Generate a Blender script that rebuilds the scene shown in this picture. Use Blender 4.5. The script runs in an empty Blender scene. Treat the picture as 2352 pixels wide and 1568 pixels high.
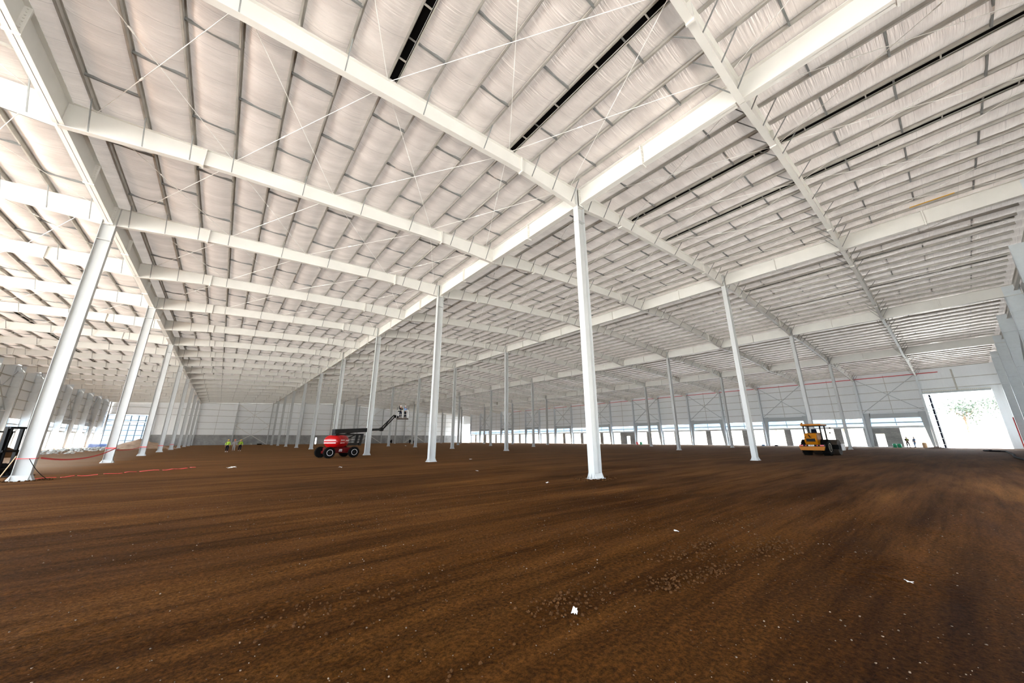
import bpy, bmesh, math, random
from mathutils import Vector, Matrix, noise
random.seed(7)
sc = bpy.context.scene
COL = sc.collection
PI = math.pi

# ------------------------------------------------------------------ camera
F_PX, YAW, PITCH, ROLL = 800.51, 0.6812, 0.2717, -0.0036
CAMH = 1.7
fwd = Vector((math.sin(YAW)*math.cos(PITCH), math.cos(YAW)*math.cos(PITCH), math.sin(PITCH)))
rgt = Vector((math.cos(YAW), -math.sin(YAW), 0))
upv = rgt.cross(fwd)
r2 = rgt*math.cos(ROLL) + upv*math.sin(ROLL)
u2 = -rgt*math.sin(ROLL) + upv*math.cos(ROLL)
cam = bpy.data.cameras.new('camera'); cam.sensor_width = 36; cam.lens = F_PX/2352*36
cam.clip_end = 2000; cam.clip_start = 0.05
camo = bpy.data.objects.new('camera', cam); COL.objects.link(camo)
camo.matrix_world = Matrix(((r2.x, u2.x, -fwd.x, 0), (r2.y, u2.y, -fwd.y, 0), (r2.z, u2.z, -fwd.z, CAMH), (0, 0, 0, 1)))
sc.camera = camo

# ------------------------------------------------------------------ world, sun, exposure
w = bpy.data.worlds.new('sky'); sc.world = w; w.use_nodes = True
bg = w.node_tree.nodes['Background']
bg.inputs[0].default_value = (0.80, 0.90, 1.0, 1); bg.inputs[1].default_value = 1.0
sun = bpy.data.lights.new('sun', 'SUN'); sun.energy = 3.5; sun.angle = 0.02; sun.color = (1, .95, .86)
suno = bpy.data.objects.new('sun', sun); COL.objects.link(suno)
suno.rotation_euler = Vector((-1, -.38, 1.25)).to_track_quat('Z', 'Y').to_euler()
sc.view_settings.view_transform = 'Standard'; sc.view_settings.look = 'None'
sc.view_settings.gamma = 1; sc.view_settings.use_curve_mapping = False
sc.view_settings.exposure = 3.85
try:
    sc.cycles.max_bounces = 8; sc.cycles.diffuse_bounces = 5; sc.cycles.glossy_bounces = 3
    sc.cycles.sample_clamp_indirect = 8; sc.cycles.use_denoising = True
    sc.cycles.caustics_reflective = False; sc.cycles.caustics_refractive = False
except Exception: pass

# ------------------------------------------------------------------ building grid
GX = [-6.44, 13.04, 32.77, 52.50, 72.24]          # girder lines
XL, XR = -26.1, 91.97                              # side walls
LX = [XL] + GX + [XR]
S = 7.874
RY = [2.456 + S*i for i in range(-1, 20)]          # rafter rows, RY[0] near end wall, RY[20] far end wall
YN, YF = -6.4, RY[20]
def zt(x): return 15.75 - .05*abs(x-32.77)         # top of the steel frame
ORD = 'zeroth first second third fourth fifth sixth seventh eighth ninth tenth eleventh twelfth thirteenth fourteenth fifteenth sixteenth seventeenth eighteenth nineteenth twentieth twenty-first'.split()
AISLE = ['left outer aisle', 'second aisle from left', 'third aisle from left', 'fourth aisle from left', 'fifth aisle from left', 'right outer aisle']

# ------------------------------------------------------------------ materials
def mat(name, c, rough=.5, metal=0., bump=0., bscale=20., var=0., vscale=3., spec=.5):
    m = bpy.data.materials.new(name); m.use_nodes = True
    nt = m.node_tree; b = nt.nodes['Principled BSDF']
    b.inputs['Base Color'].default_value = (*c, 1); b.inputs['Roughness'].default_value = rough
    b.inputs['Metallic'].default_value = metal
    b.inputs['Specular IOR Level'].default_value = spec
    tc = nt.nodes.new('ShaderNodeTexCoord')
    if var:
        n = nt.nodes.new('ShaderNodeTexNoise'); n.inputs['Scale'].default_value = vscale; n.inputs['Detail'].default_value = 5
        nt.links.new(tc.outputs['Object'], n.inputs['Vector'])
        r = nt.nodes.new('ShaderNodeValToRGB')
        r.color_ramp.elements[0].position = .3; r.color_ramp.elements[1].position = .7
        r.color_ramp.elements[0].color = (*[max(0, x*(1-var)) for x in c], 1)
        r.color_ramp.elements[1].color = (*[min(1, x*(1+var)) for x in c], 1)
        nt.links.new(n.outputs['Fac'], r.inputs[0]); nt.links.new(r.outputs[0], b.inputs['Base Color'])
    if bump:
        n = nt.nodes.new('ShaderNodeTexNoise'); n.inputs['Scale'].default_value = bscale; n.inputs['Detail'].default_value = 4
        nt.links.new(tc.outputs['Object'], n.inputs['Vector'])
        bp = nt.nodes.new('ShaderNodeBump'); bp.inputs['Strength'].default_value = bump
        nt.links.new(n.outputs['Fac'], bp.inputs['Height']); nt.links.new(bp.outputs[0], b.inputs['Normal'])
    return m
M = {}
M['steel'] = mat('cream painted steel', (.68, .66, .615), .42, var=.04, vscale=1.2)
M['column'] = mat('pale grey painted steel', (.47, .475, .465), .42, var=.04, vscale=1.2)
M['brace'] = mat('mid grey brace steel', (.42, .45, .46), .5)
M['wallsteel'] = mat('grey painted wall steel', (.62, .66, .68), .45, var=.04)
M['galv'] = mat('galvanised purlin', (.43, .41, .37), .5, .25, var=.15, vscale=2)
M['galvd'] = mat('dull galvanised bridging', (.20, .205, .20), .55, .2, var=.15)
M['rod'] = mat('white coated rod', (.78, .76, .72), .4)
M['black'] = mat('black paint', (.0022, .0022, .0024), .45, spec=.12)
M['dark'] = mat('black slot shade and cord', (.002, .002, .002), .9, spec=.05)
M['rubber'] = mat('tyre rubber', (.0035, .0033, .003), .9, bump=.4, bscale=30, spec=.1)
M['red'] = mat('glossy red paint', (.34, .002, .003), .3, spec=.3)
M['dred'] = mat('dark red chassis paint', (.085, .001, .001), .5, spec=.15)
M['redpipe'] = mat('red pipe paint', (.62, .05, .05), .4)
M['tape'] = mat('red barrier tape', (.75, .05, .05), .5)
M['yellow'] = mat('amber machine paint', (.40, .135, .002), .45, spec=.2)
M['white'] = mat('white paint', (.8, .8, .8), .4)
M['rim'] = mat('cream wheel rim', (.66, .60, .45), .4)
M['rimw'] = mat('white wheel rim', (.75, .75, .74), .4)
M['grime'] = mat('steel roller drum', (.045, .03, .02), .7, .0, var=.3)
M['hiviz'] = mat('lime high visibility cloth', (.32, .50, .03), .8)
M['navy'] = mat('dark blue cloth', (.004, .006, .016), .9, spec=.1)
M['greycloth'] = mat('light grey cloth', (.28, .26, .25), .85)
M['bluecloth'] = mat('blue shirt cloth', (.10, .19, .36), .85)
M['darkcloth'] = mat('charcoal cloth', (.012, .012, .014), .9, spec=.1)
M['skin'] = mat('skin', (.36, .19, .12), .6)
M['helmy'] = mat('yellow helmet plastic', (.75, .50, .10), .35)
M['helmr'] = mat('coral helmet plastic', (.75, .16, .08), .35)
M['helmw'] = mat('white helmet plastic', (.75, .75, .75), .35)
M['taillight'] = mat('red lens', (.7, .05, .06), .3)
M['green'] = mat('green plastic', (.01, .30, .14), .4)
M['tan'] = mat('tan plastic', (.55, .36, .20), .6)
M['blue'] = mat('blue plastic', (.05, .11, .30), .5)
M['paper'] = mat('white paper scrap', (.78, .76, .72), .7)
M['strap'] = mat('yellow strap', (.80, .42, .02), .6)
M['clod'] = mat('brown earth clod', (.055, .023, .007), .95, spec=.1, bump=.6, bscale=14, var=.35, vscale=5)
M['sand'] = mat('pale pinkish sand heap', (.50, .36, .26), .95, bump=.5, bscale=4, var=.25, vscale=1.2)
M['rubble'] = mat('pale rubble', (.55, .56, .54), .9, bump=.5, bscale=8, var=.3, vscale=3)
M['bark'] = mat('bark', (.12, .08, .05), .9)
M['leaf'] = mat('leaf green', (.06, .08, .062), .9, var=.4)
M['hill'] = mat('dry grass slope', (.22, .19, .14), .95, var=.25, vscale=.15)
M['yard'] = mat('pale concrete yard', (.72, .71, .68), .9, var=.08, vscale=.3)
M['stone'] = mat('pebble', (.15, .10, .062), .9, var=.7, vscale=40)

def mk(name):
    m = bpy.data.materials.new(name); m.use_nodes = True
    nt = m.node_tree; return m, nt, nt.nodes, nt.links, nt.nodes['Principled BSDF']
# roof blanket: thin foil faced sheet, translucency added to brighten the interior, seams across
m, nt, N, L, b = mk('foil roof blanket'); M['blanket'] = m
tc = N.new('ShaderNodeTexCoord'); sep = N.new('ShaderNodeSeparateXYZ'); L.new(tc.outputs['Object'], sep.inputs[0])
n1 = N.new('ShaderNodeTexNoise'); n1.inputs['Scale'].default_value = .9; n1.inputs['Detail'].default_value = 6
mp = N.new('ShaderNodeMapping'); mp.inputs['Scale'].default_value = (.5, 1.6, 1); L.new(tc.outputs['Object'], mp.inputs[0]); L.new(mp.outputs[0], n1.inputs['Vector'])
rp = N.new('ShaderNodeValToRGB'); rp.color_ramp.elements[0].position = .3; rp.color_ramp.elements[1].position = .72
rp.color_ramp.elements[0].color = (.44, .37, .33, 1); rp.color_ramp.elements[1].color = (.64, .565, .52, 1)
L.new(n1.outputs['Fac'], rp.inputs[0])
md = N.new('ShaderNodeMath'); md.operation = 'MODULO'; md.inputs[1].default_value = 1.31
ad = N.new('ShaderNodeMath'); ad.operation = 'ADD'; ad.inputs[1].default_value = 100
L.new(sep.outputs['Y'], ad.inputs[0]); L.new(ad.outputs[0], md.inputs[0])
lt = N.new('ShaderNodeMath'); lt.operation = 'LESS_THAN'; lt.inputs[1].default_value = .018; L.new(md.outputs[0], lt.inputs[0])
mx = N.new('ShaderNodeMixRGB'); mx.inputs['Color2'].default_value = (.38, .32, .29, 1); L.new(lt.outputs[0], mx.inputs['Fac']); L.new(rp.outputs[0], mx.inputs['Color1'])
L.new(mx.outputs[0], b.inputs['Base Color'])
b.inputs['Roughness'].default_value = .38; b.inputs['Metallic'].default_value = .35
n2 = N.new('ShaderNodeTexNoise'); n2.inputs['Scale'].default_value = 1; n2.inputs['Detail'].default_value = 3
mp2 = N.new('ShaderNodeMapping'); mp2.inputs['Scale'].default_value = (.6, 16, 1); L.new(tc.outputs['Object'], mp2.inputs[0]); L.new(mp2.outputs[0], n2.inputs['Vector'])
bp = N.new('ShaderNodeBump'); bp.inputs['Strength'].default_value = .7; bp.inputs['Distance'].default_value = .07
L.new(n2.outputs['Fac'], bp.inputs['Height']); L.new(bp.outputs[0], b.inputs['Normal'])
tr = N.new('ShaderNodeBsdfTranslucent'); tr.inputs[0].default_value = (1, .93, .86, 1)
ms = N.new('ShaderNodeMixShader'); ms.inputs[0].default_value = .013
L.new(b.outputs[0], ms.inputs[1]); L.new(tr.outputs[0], ms.inputs[2]); L.new(ms.outputs[0], N['Material Output'].inputs[0])
# translucent glazing
m, nt, N, L, b = mk('milky translucent sheet'); M['poly'] = m
tr = N.new('ShaderNodeBsdfTranslucent'); tr.inputs[0].default_value = (.40, .47, .54, 1)
b.inputs['Base Color'].default_value = (.75, .8, .85, 1); b.inputs['Roughness'].default_value = .3
ms = N.new('ShaderNodeMixShader'); ms.inputs[0].default_value = .7
L.new(b.outputs[0], ms.inputs[1]); L.new(tr.outputs[0], ms.inputs[2]); L.new(ms.outputs[0], N['Material Output'].inputs[0])
# ribbed cladding
def clad(name, c, axis):
    m, nt, N, L, b = mk(name)
    tc = N.new('ShaderNodeTexCoord'); sep = N.new('ShaderNodeSeparateXYZ'); L.new(tc.outputs['Object'], sep.inputs[0])
    s = N.new('ShaderNodeMath'); s.operation = 'MULTIPLY'; s.inputs[1].default_value = 2*PI/.33; L.new(sep.outputs[axis], s.inputs[0])
    sn = N.new('ShaderNodeMath'); sn.operation = 'SINE'; L.new(s.outputs[0], sn.inputs[0])
    bp = N.new('ShaderNodeBump'); bp.inputs['Strength'].default_value = .25; bp.inputs['Distance'].default_value = .02
    L.new(sn.outputs[0], bp.inputs['Height']); L.new(bp.outputs[0], b.inputs['Normal'])
    n = N.new('ShaderNodeTexNoise'); n.inputs['Scale'].default_value = .35; n.inputs['Detail'].default_value = 4; L.new(tc.outputs['Object'], n.inputs['Vector'])
    r = N.new('ShaderNodeValToRGB'); r.color_ramp.elements[0].color = (*[x*.9 for x in c], 1); r.color_ramp.elements[1].color = (*c, 1)
    L.new(n.outputs['Fac'], r.inputs[0]); L.new(r.outputs[0], b.inputs['Base Color'])
    b.inputs['Roughness'].default_value = .5
    return m
M['cladY'] = clad('pale ribbed side cladding', (.82, .84, .85), 'Y')
M['cladX'] = clad('pale ribbed end cladding', (.86, .87, .87), 'X')
# concrete block
m, nt, N, L, b = mk('grey blockwork'); M['block'] = m
tc = N.new('ShaderNodeTexCoord'); sp = N.new('ShaderNodeSeparateXYZ'); L.new(tc.outputs['Object'], sp.inputs[0])
sm = N.new('ShaderNodeMath'); L.new(sp.outputs['X'], sm.inputs[0]); L.new(sp.outputs['Y'], sm.inputs[1])
cb = N.new('ShaderNodeCombineXYZ'); L.new(sm.outputs[0], cb.inputs['X']); L.new(sp.outputs['Z'], cb.inputs['Y'])
br = N.new('ShaderNodeTexBrick'); br.inputs['Scale'].default_value = 1; br.inputs['Brick Width'].default_value = .4; br.inputs['Row Height'].default_value = .2
br.inputs['Mortar Size'].default_value = .01; br.inputs['Color1'].default_value = (.30, .30, .295, 1); br.inputs['Color2'].default_value = (.36, .355, .34, 1); br.inputs['Mortar'].default_value = (.24, .24, .235, 1)
L.new(cb.outputs[0], br.inputs['Vector'])
n = N.new('ShaderNodeTexNoise'); n.inputs['Scale'].default_value = .5; n.inputs['Detail'].default_value = 6; L.new(tc.outputs['Object'], n.inputs['Vector'])
mx = N.new('ShaderNodeMixRGB'); mx.blend_type = 'OVERLAY'; mx.inputs[0].default_value = .6; L.new(br.outputs['Color'], mx.inputs['Color1']); L.new(n.outputs['Fac'], mx.inputs['Color2'])
L.new(mx.outputs[0], b.inputs['Base Color']); b.inputs['Roughness'].default_value = .9
# soil
m, nt, N, L, b = mk('compacted brown soil'); M['soil'] = m
tc = N.new('ShaderNodeTexCoord')
def nz(scale, mscale, det=8, rot=0, dist=0, rough=.6):
    mp = N.new('ShaderNodeMapping'); mp.inputs['Scale'].default_value = mscale; mp.inputs['Rotation'].default_value = (0, 0, rot)
    L.new(tc.outputs['Object'], mp.inputs[0])
    n = N.new('ShaderNodeTexNoise'); n.inputs['Scale'].default_value = scale; n.inputs['Detail'].default_value = det
    n.inputs['Distortion'].default_value = dist; n.inputs['Roughness'].default_value = rough
    L.new(mp.outputs[0], n.inputs['Vector']); return n
def ramp(src, stops):
    r = N.new('ShaderNodeValToRGB'); e = r.color_ramp.elements
    while len(e) < len(stops): e.new(.5)
    for i, (p, c) in enumerate(stops): e[i].position = p; e[i].color = (*c, 1)
    L.new(src, r.inputs[0]); return r
def mixc(fac, a, bb, mode='MIX'):
    x = N.new('ShaderNodeMixRGB'); x.blend_type = mode
    if isinstance(fac, float): x.inputs[0].default_value = fac
    else: L.new(fac, x.inputs[0])
    for s_, i in ((a, 'Color1'), (bb, 'Color2')):
        if isinstance(s_, tuple): x.inputs[i].default_value = (*s_, 1)
        else: L.new(s_, x.inputs[i])
    return x
big = nz(.35, (.22, 1.0, 1), 5, .10, .6)
mid = nz(1.1, (.12, 1.0, 1), 7, -.06, .3)
fine = nz(22, (1, 1, 1), 12, 0, 0, .85)
c1 = ramp(big.outputs['Fac'], [(.36, (.062, .0220, .0042)), (.52, (.108, .0415, .0085)), (.68, (.172, .072, .0160))])
c2 = ramp(mid.outputs['Fac'], [(.35, (.45, .42, .40)), (.55, (1, 1, 1)), (.72, (1.25, 1.2, 1.15))])
x1 = mixc(.75, c1.outputs[0], c2.outputs[0], 'MULTIPLY')
gr = nz(3.2, (.06, 1.3, 1), 6, .04, .25, .65)
c2b = ramp(gr.outputs['Fac'], [(.36, (.55, .50, .46)), (.5, (1, 1, 1)), (.66, (1.35, 1.32, 1.28))])
x1 = mixc(.7, x1.outputs[0], c2b.outputs[0], 'MULTIPLY')
c3 = ramp(fine.outputs['Fac'], [(.38, (.18, .15, .13)), (.5, (.95, .95, .95)), (.62, (2.1, 1.95, 1.8))])
x2 = mixc(.85, x1.outputs[0], c3.outputs[0], 'MULTIPLY')
vo = N.new('ShaderNodeTexVoronoi'); vo.inputs['Scale'].default_value = 16; L.new(tc.outputs['Object'], vo.inputs['Vector'])
vl = N.new('ShaderNodeMath'); vl.operation = 'LESS_THAN'; vl.inputs[1].default_value = .11; L.new(vo.outputs['Distance'], vl.inputs[0])
vs = N.new('ShaderNodeSeparateColor'); L.new(vo.outputs['Color'], vs.inputs[0])
vg = N.new('ShaderNodeMath'); vg.operation = 'GREATER_THAN'; vg.inputs[1].default_value = .82; L.new(vs.outputs[0], vg.inputs[0])
vm = N.new('ShaderNodeMath'); vm.operation = 'MULTIPLY'; L.new(vl.outputs[0], vm.inputs[0]); L.new(vg.outputs[0], vm.inputs[1])
x3 = mixc(vm.outputs[0], x2.outputs[0], (.25, .15, .085))
# sandy, pale zone in the left outer aisle
sp = N.new('ShaderNodeSeparateXYZ'); L.new(tc.outputs['Object'], sp.inputs[0])
def zone(sock, a, bb, n_amt=1.0, nsrc=None):
    q = N.new('ShaderNodeMath'); q.operation = 'MULTIPLY_ADD'; L.new((nsrc or big).outputs['Fac'], q.inputs[0]); q.inputs[1].default_value = n_amt; L.new(sock, q.inputs[2])
    r = N.new('ShaderNodeMapRange'); r.inputs['From Min'].default_value = a; r.inputs['From Max'].default_value = bb; L.new(q.outputs[0], r.inputs['Value']); return r
zl = zone(sp.outputs['X'], -3.5, -9.5, 4.0)
zy = zone(sp.outputs['Y'], 30, 44, 10)
zz = N.new('ShaderNodeMath'); zz.operation = 'MULTIPLY'; L.new(zl.outputs[0], zz.inputs[0]); L.new(zy.outputs[0], zz.inputs[1])
sandc = mixc(.6, (.52, .43, .35), c3.outputs[0], 'MULTIPLY')
x4 = mixc(zz.outputs[0], x3.outputs[0], sandc.outputs[0])
# greyish reflected light toward the dock side, painted into the soil colour
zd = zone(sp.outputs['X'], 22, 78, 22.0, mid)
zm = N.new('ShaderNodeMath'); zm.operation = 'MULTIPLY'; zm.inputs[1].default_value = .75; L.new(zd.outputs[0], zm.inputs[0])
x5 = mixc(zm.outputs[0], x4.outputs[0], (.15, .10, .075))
ze = zone(sp.outputs['Y'], 14, 92, 22.0, mid)  # dry tan soil, made lighter with distance to brighten the deep floor
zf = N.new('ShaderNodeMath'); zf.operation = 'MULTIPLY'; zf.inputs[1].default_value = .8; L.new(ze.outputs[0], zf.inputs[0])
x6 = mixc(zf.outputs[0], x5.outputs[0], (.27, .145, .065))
L.new(x6.outputs[0], b.inputs['Base Color']); b.inputs['Roughness'].default_value = .9; b.inputs['Specular IOR Level'].default_value = .03
hh = nz(5, (1, 1, 1), 10, 0, .2, .7)
ha = N.new('ShaderNodeMath'); ha.operation = 'MULTIPLY_ADD'; ha.inputs[1].default_value = .5; L.new(fine.outputs['Fac'], ha.inputs[0]); L.new(hh.outputs['Fac'], ha.inputs[2])
bp = N.new('ShaderNodeBump'); bp.inputs['Strength'].default_value = .9; bp.inputs['Distance'].default_value = .10
L.new(ha.outputs[0], bp.inputs['Height']); L.new(bp.outputs[0], b.inputs['Normal'])

# ------------------------------------------------------------------ mesh helpers
class MB:
    def __init__(s): s.v = []; s.f = []; s.sm = False
    def add(s, v, f):
        o = len(s.v); s.v += [tuple(p) for p in v]; s.f += [tuple(i+o for i in q) for q in f]; return s
    def box(s, x0, x1, y0, y1, z0, z1):
        return s.add([(x0,y0,z0),(x1,y0,z0),(x1,y1,z0),(x0,y1,z0),(x0,y0,z1),(x1,y0,z1),(x1,y1,z1),(x0,y1,z1)],
                     [(0,3,2,1),(4,5,6,7),(0,1,5,4),(1,2,6,5),(2,3,7,6),(3,0,4,7)])
    def bar(s, a, b, w, h, up=(0,0,1), ou=0., os_=0.):
        a, b, up = Vector(a), Vector(b), Vector(up); d = (b-a).normalized(); sd = d.cross(up)
        if sd.length < 1e-4: sd = d.cross(Vector((1,0,0)))
        sd.normalize(); u = sd.cross(d)
        a = a+u*ou+sd*os_; b = b+u*ou+sd*os_; vs = []
        for p in (a, b):
            for i, j in ((-1,-1),(1,-1),(1,1),(-1,1)): vs.append(p+sd*(i*w/2)+u*(j*h/2))
        return s.add(vs, [(0,1,2,3),(7,6,5,4),(0,4,5,1),(1,5,6,2),(2,6,7,3),(3,7,4,0)])
    def tube(s, a, b, r0, r1=None, n=8, cap=True):
        a, b = Vector(a), Vector(b); r1 = r0 if r1 is None else r1
        d = (b-a).normalized(); t = Vector((0,0,1)) if abs(d.z) < .9 else Vector((1,0,0))
        sd = d.cross(t).normalized(); u = sd.cross(d); vs = []
        for p, r in ((a, r0), (b, r1)):
            for i in range(n):
                q = 2*PI*i/n; vs.append(p+sd*(r*math.cos(q))+u*(r*math.sin(q)))
        fs = [(i, (i+1) % n, n+(i+1) % n, n+i) for i in range(n)]
        if cap: fs += [tuple(range(n))[::-1], tuple(range(n, 2*n))]
        return s.add(vs, fs)
    def lathe(s, c, axis, prof, n=24):
        c, d = Vector(c), Vector(axis).normalized(); t = Vector((0,0,1)) if abs(d.z) < .9 else Vector((1,0,0))
        sd = d.cross(t).normalized(); u = sd.cross(d); vs = []
        for (h, r) in prof:
            for i in range(n):
                q = 2*PI*i/n; vs.append(c+d*h+sd*(r*math.cos(q))+u*(r*math.sin(q)))
        m = len(prof); fs = []
        for k in range(m-1):
            for i in range(n): fs.append((k*n+i, k*n+(i+1) % n, (k+1)*n+(i+1) % n, (k+1)*n+i))
        fs += [tuple(range(n))[::-1], tuple(range((m-1)*n, m*n))]
        return s.add(vs, fs)
    def prism(s, poly, fn0, fn1):
        n = len(poly); vs = [fn0(*p) for p in poly]+[fn1(*p) for p in poly]
        return s.add(vs, [tuple(range(n))[::-1], tuple(range(n, 2*n))]+[(i, (i+1) % n, n+(i+1) % n, n+i) for i in range(n)])
    def mesh(s, name, m, smooth=False):
        me = bpy.data.meshes.new(name); me.from_pydata(s.v, [], s.f); me.materials.append(m)
        bm = bmesh.new(); bm.from_mesh(me); bmesh.ops.recalc_face_normals(bm, faces=bm.faces); bm.to_mesh(me); bm.free()
        if smooth:
            for p in me.polygons: p.use_smooth = True
        me.update(); return me
    def build(s, name, m, parent=None, loc=(0,0,0), smooth=False, bevel=0):
        o = bpy.data.objects.new(name, s.mesh(name, m, smooth)); COL.objects.link(o); o.location = loc
        if parent: o.parent = parent
        if bevel:
            md = o.modifiers.new('bevel', 'BEVEL'); md.width = bevel; md.segments = 2; md.limit_method = 'ANGLE'
        return o
def inst(me, name, loc=(0,0,0), parent=None, rot=None):
    o = bpy.data.objects.new(name, me); COL.objects.link(o); o.location = loc
    if rot: o.rotation_euler = rot
    if parent: o.parent = parent
    return o
def empty(name, loc=(0,0,0), rz=0):
    o = bpy.data.objects.new(name, None); COL.objects.link(o); o.location = loc; o.rotation_euler = (0,0,rz); o.empty_display_size = .3; return o
def tag(o, label=None, cat=None, group=None, kind=None):
    if label: o['label'] = label
    if cat: o['category'] = cat
    if group: o['group'] = group
    if kind: o['kind'] = kind
    return o
def struct(o): o['kind'] = 'structure'; return o
def cz(p):   # depth and screen position, used only to decide which repeats are nearest
    v = Vector(p)-Vector((0,0,CAMH)); d = v.dot(fwd)
    return d, (F_PX*v.dot(r2)/d+1176 if d > .1 else 9e9), (784-F_PX*v.dot(u2)/d if d > .1 else 9e9)
def seen(pts):
    for p in pts:
        d, x, y = cz(p)
        if d > .3 and -60 < x < 2412 and -60 < y < 1628: return True
    return False
def rng(a, b, k): return [a+(b-a)*i/k for i in range(k+1)]

# ------------------------------------------------------------------ floor, yard, hill
def coords(lo, hi, c0, c1, fine_, grow):
    xs = []; x = c0
    while x < c1: xs.append(x); x += fine_
    st = fine_; y = x
    while y < hi: xs.append(y); st = min(st*grow, 4); y += st
    xs.append(hi); st = fine_; y = c0
    while y > lo:
        st = min(st*grow, 4); y -= st
        if y > lo: xs.append(y)
    xs.append(lo); return sorted(set(xs))
xs = coords(XL-.1, XR+.1, -1.5, 9, .05, 1.035); ys = coords(YN-.1, YF+.1, .3, 7, .05, 1.035)
V = []; Fc = []
for y in ys:
    for x in xs:
        d = math.hypot(x, y)
        a = min(1, 30/(d+1))
        z = (noise.noise(Vector((x*.35, y*1.1, 0)))*.018 + noise.noise(Vector((x*1.7, y*2.6, 3)))*.012*a)
        if d < 16:
            q = noise.noise(Vector((x*.5, y*.9, 9)))
            z += max(0, q+.1)*(noise.noise(Vector((x*9, y*9, 5)))*.022 + noise.noise(Vector((x*19, y*19, 7)))*.012)
        V.append((x, y, z))
nx = len(xs)
for j in range(len(ys)-1):
    for i in range(nx-1): Fc.append((j*nx+i, j*nx+i+1, (j+1)*nx+i+1, (j+1)*nx+i))
me = bpy.data.meshes.new('floor'); me.from_pydata(V, [], Fc); me.materials.append(M['soil'])
for p in me.polygons: p.use_smooth = True
struct(inst(me, 'floor'))
mb = MB()
mb.box(-400, XL-.1, -300, 450, -.3, -.05); mb.box(XR+.1, 130, -300, 450, -.3, -.05)
mb.box(XL-.1, XR+.1, -300, YN-.1, -.3, -.05); mb.box(XL-.1, XR+.1, YF+.1, 450, -.3, -.05)
struct(mb.build('ground', M['yard']))
mb = MB(); vs = []; nxh, nyh = 24, 50
for j in range(nyh+1):
    for i in range(nxh+1):
        x = 128+i*7; y = -220+j*12
        h = 11*(1-math.exp(-(i/nxh)*2.4)) + noise.noise(Vector((x*.03, y*.03, 2)))*3*(i/nxh) - (0.3 if i == 0 else 0)
        vs.append((x, y, h-.05))
mb.add(vs, [(j*(nxh+1)+i, j*(nxh+1)+i+1, (j+1)*(nxh+1)+i+1, (j+1)*(nxh+1)+i) for j in range(nyh) for i in range(nxh)])
struct(mb.build('hillside', M['hill'], smooth=True))

# ------------------------------------------------------------------ roof blanket (ceiling)
PX = []      # purlin positions per aisle
for a in range(6):
    x0 = LX[a]; wd = LX[a+1]-x0
    PX.append([x0 + .7 + k*(wd-1.4)/13 for k in range(14)])
allp = sorted(sum(PX, []))
edges = [XL] + allp + [XR]
ex = []
for i in range(len(edges)-1):
    a_, b_ = edges[i], edges[i+1]; wd = b_-a_
    for k in range(6):
        t = k/6; ex.append((a_+wd*t, (4*t*(1-t))**.8*.19*min(1, wd/1.4)))
ex.append((XR, 0))
yy = rng(YN, YF, 242); V = []
for y in yy:
    for (x, s) in ex:
        q = 1+.45*noise.noise(Vector((x*.5, y*.8, 1)))
        V.append((x, y, zt(x)+.235-s*q))
nx = len(ex)
Fc = [(j*nx+i, (j+1)*nx+i, (j+1)*nx+i+1, j*nx+i+1) for j in range(len(yy)-1) for i in range(nx-1)]
me = bpy.data.meshes.new('ceiling'); me.from_pydata(V, [], Fc); me.materials.append(M['blanket'])
for p in me.polygons: p.use_smooth = True
struct(inst(me, 'ceiling'))

# ------------------------------------------------------------------ purlins and bridging
def purlin_mb(L_, mb=None, x=0, y=0, z=0):
    mb = mb or MB(); h = L_/2
    mb.box(x-.012, x+.012, y-h, y+h, z, z+.2)
    mb.box(x-.065, x+.012, y-h, y+h, z, z+.008); mb.box(x-.012, x+.065, y-h, y+h, z+.192, z+.2)
    mb.box(x-.065, x-.057, y-h, y+h, z, z+.025)
    return mb
pm = purlin_mb(S).mesh('purlin', M['galv']); pm_b = MB().box(.012, 1.38, -.03, .03, .05, .15).mesh('bridging', M['galvd'])
pm_far = purlin_mb(S)
cands = []
for bay in range(20):
    yc = (RY[bay]+RY[bay+1])/2
    for a in range(6):
        for k in range(14):
            x = PX[a][k]; z = zt(x)
            pts = [(x, RY[bay]+t*S, z) for t in (0, .25, .5, .75, 1)]
            d = min([cz(p)[0] for p in pts if seen([p])] or [1e9])
            cands.append((d, bay, a, k, x, yc, z))
cands.sort()
far_mb = MB(); farb = MB()
def bridges(k): return (-.27, .27) if k % 2 == 0 else (0.02,)
for n_, (d, bay, a, k, x, yc, z) in enumerate(cands):
    if n_ < 300 and d < 1e8:
        o = inst(pm, 'purlin', (x, yc, z))
        tag(o, 'galvanised roof purlin, %s bay from near end, %s, %s from its left' % (ORD[bay+1], AISLE[a].replace(' from left', ''), ORD[k+1]), 'purlin', 'roof purlins')
        if k < 13:
            for t in bridges(k): inst(pm_b, 'bridging', (0, t*S, 0), o)
    else:
        purlin_mb(S, far_mb, x, yc, z)
        if k < 13:
            for t in bridges(k): far_mb.box(x+.012, x+1.38, yc+t*S-.03, yc+t*S+.03, z+.05, z+.15)
tag(far_mb.build('distant_purlins', M['galv']), 'galvanised roof purlins and bridging of all the more distant bays', 'purlins', kind='stuff')
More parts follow.
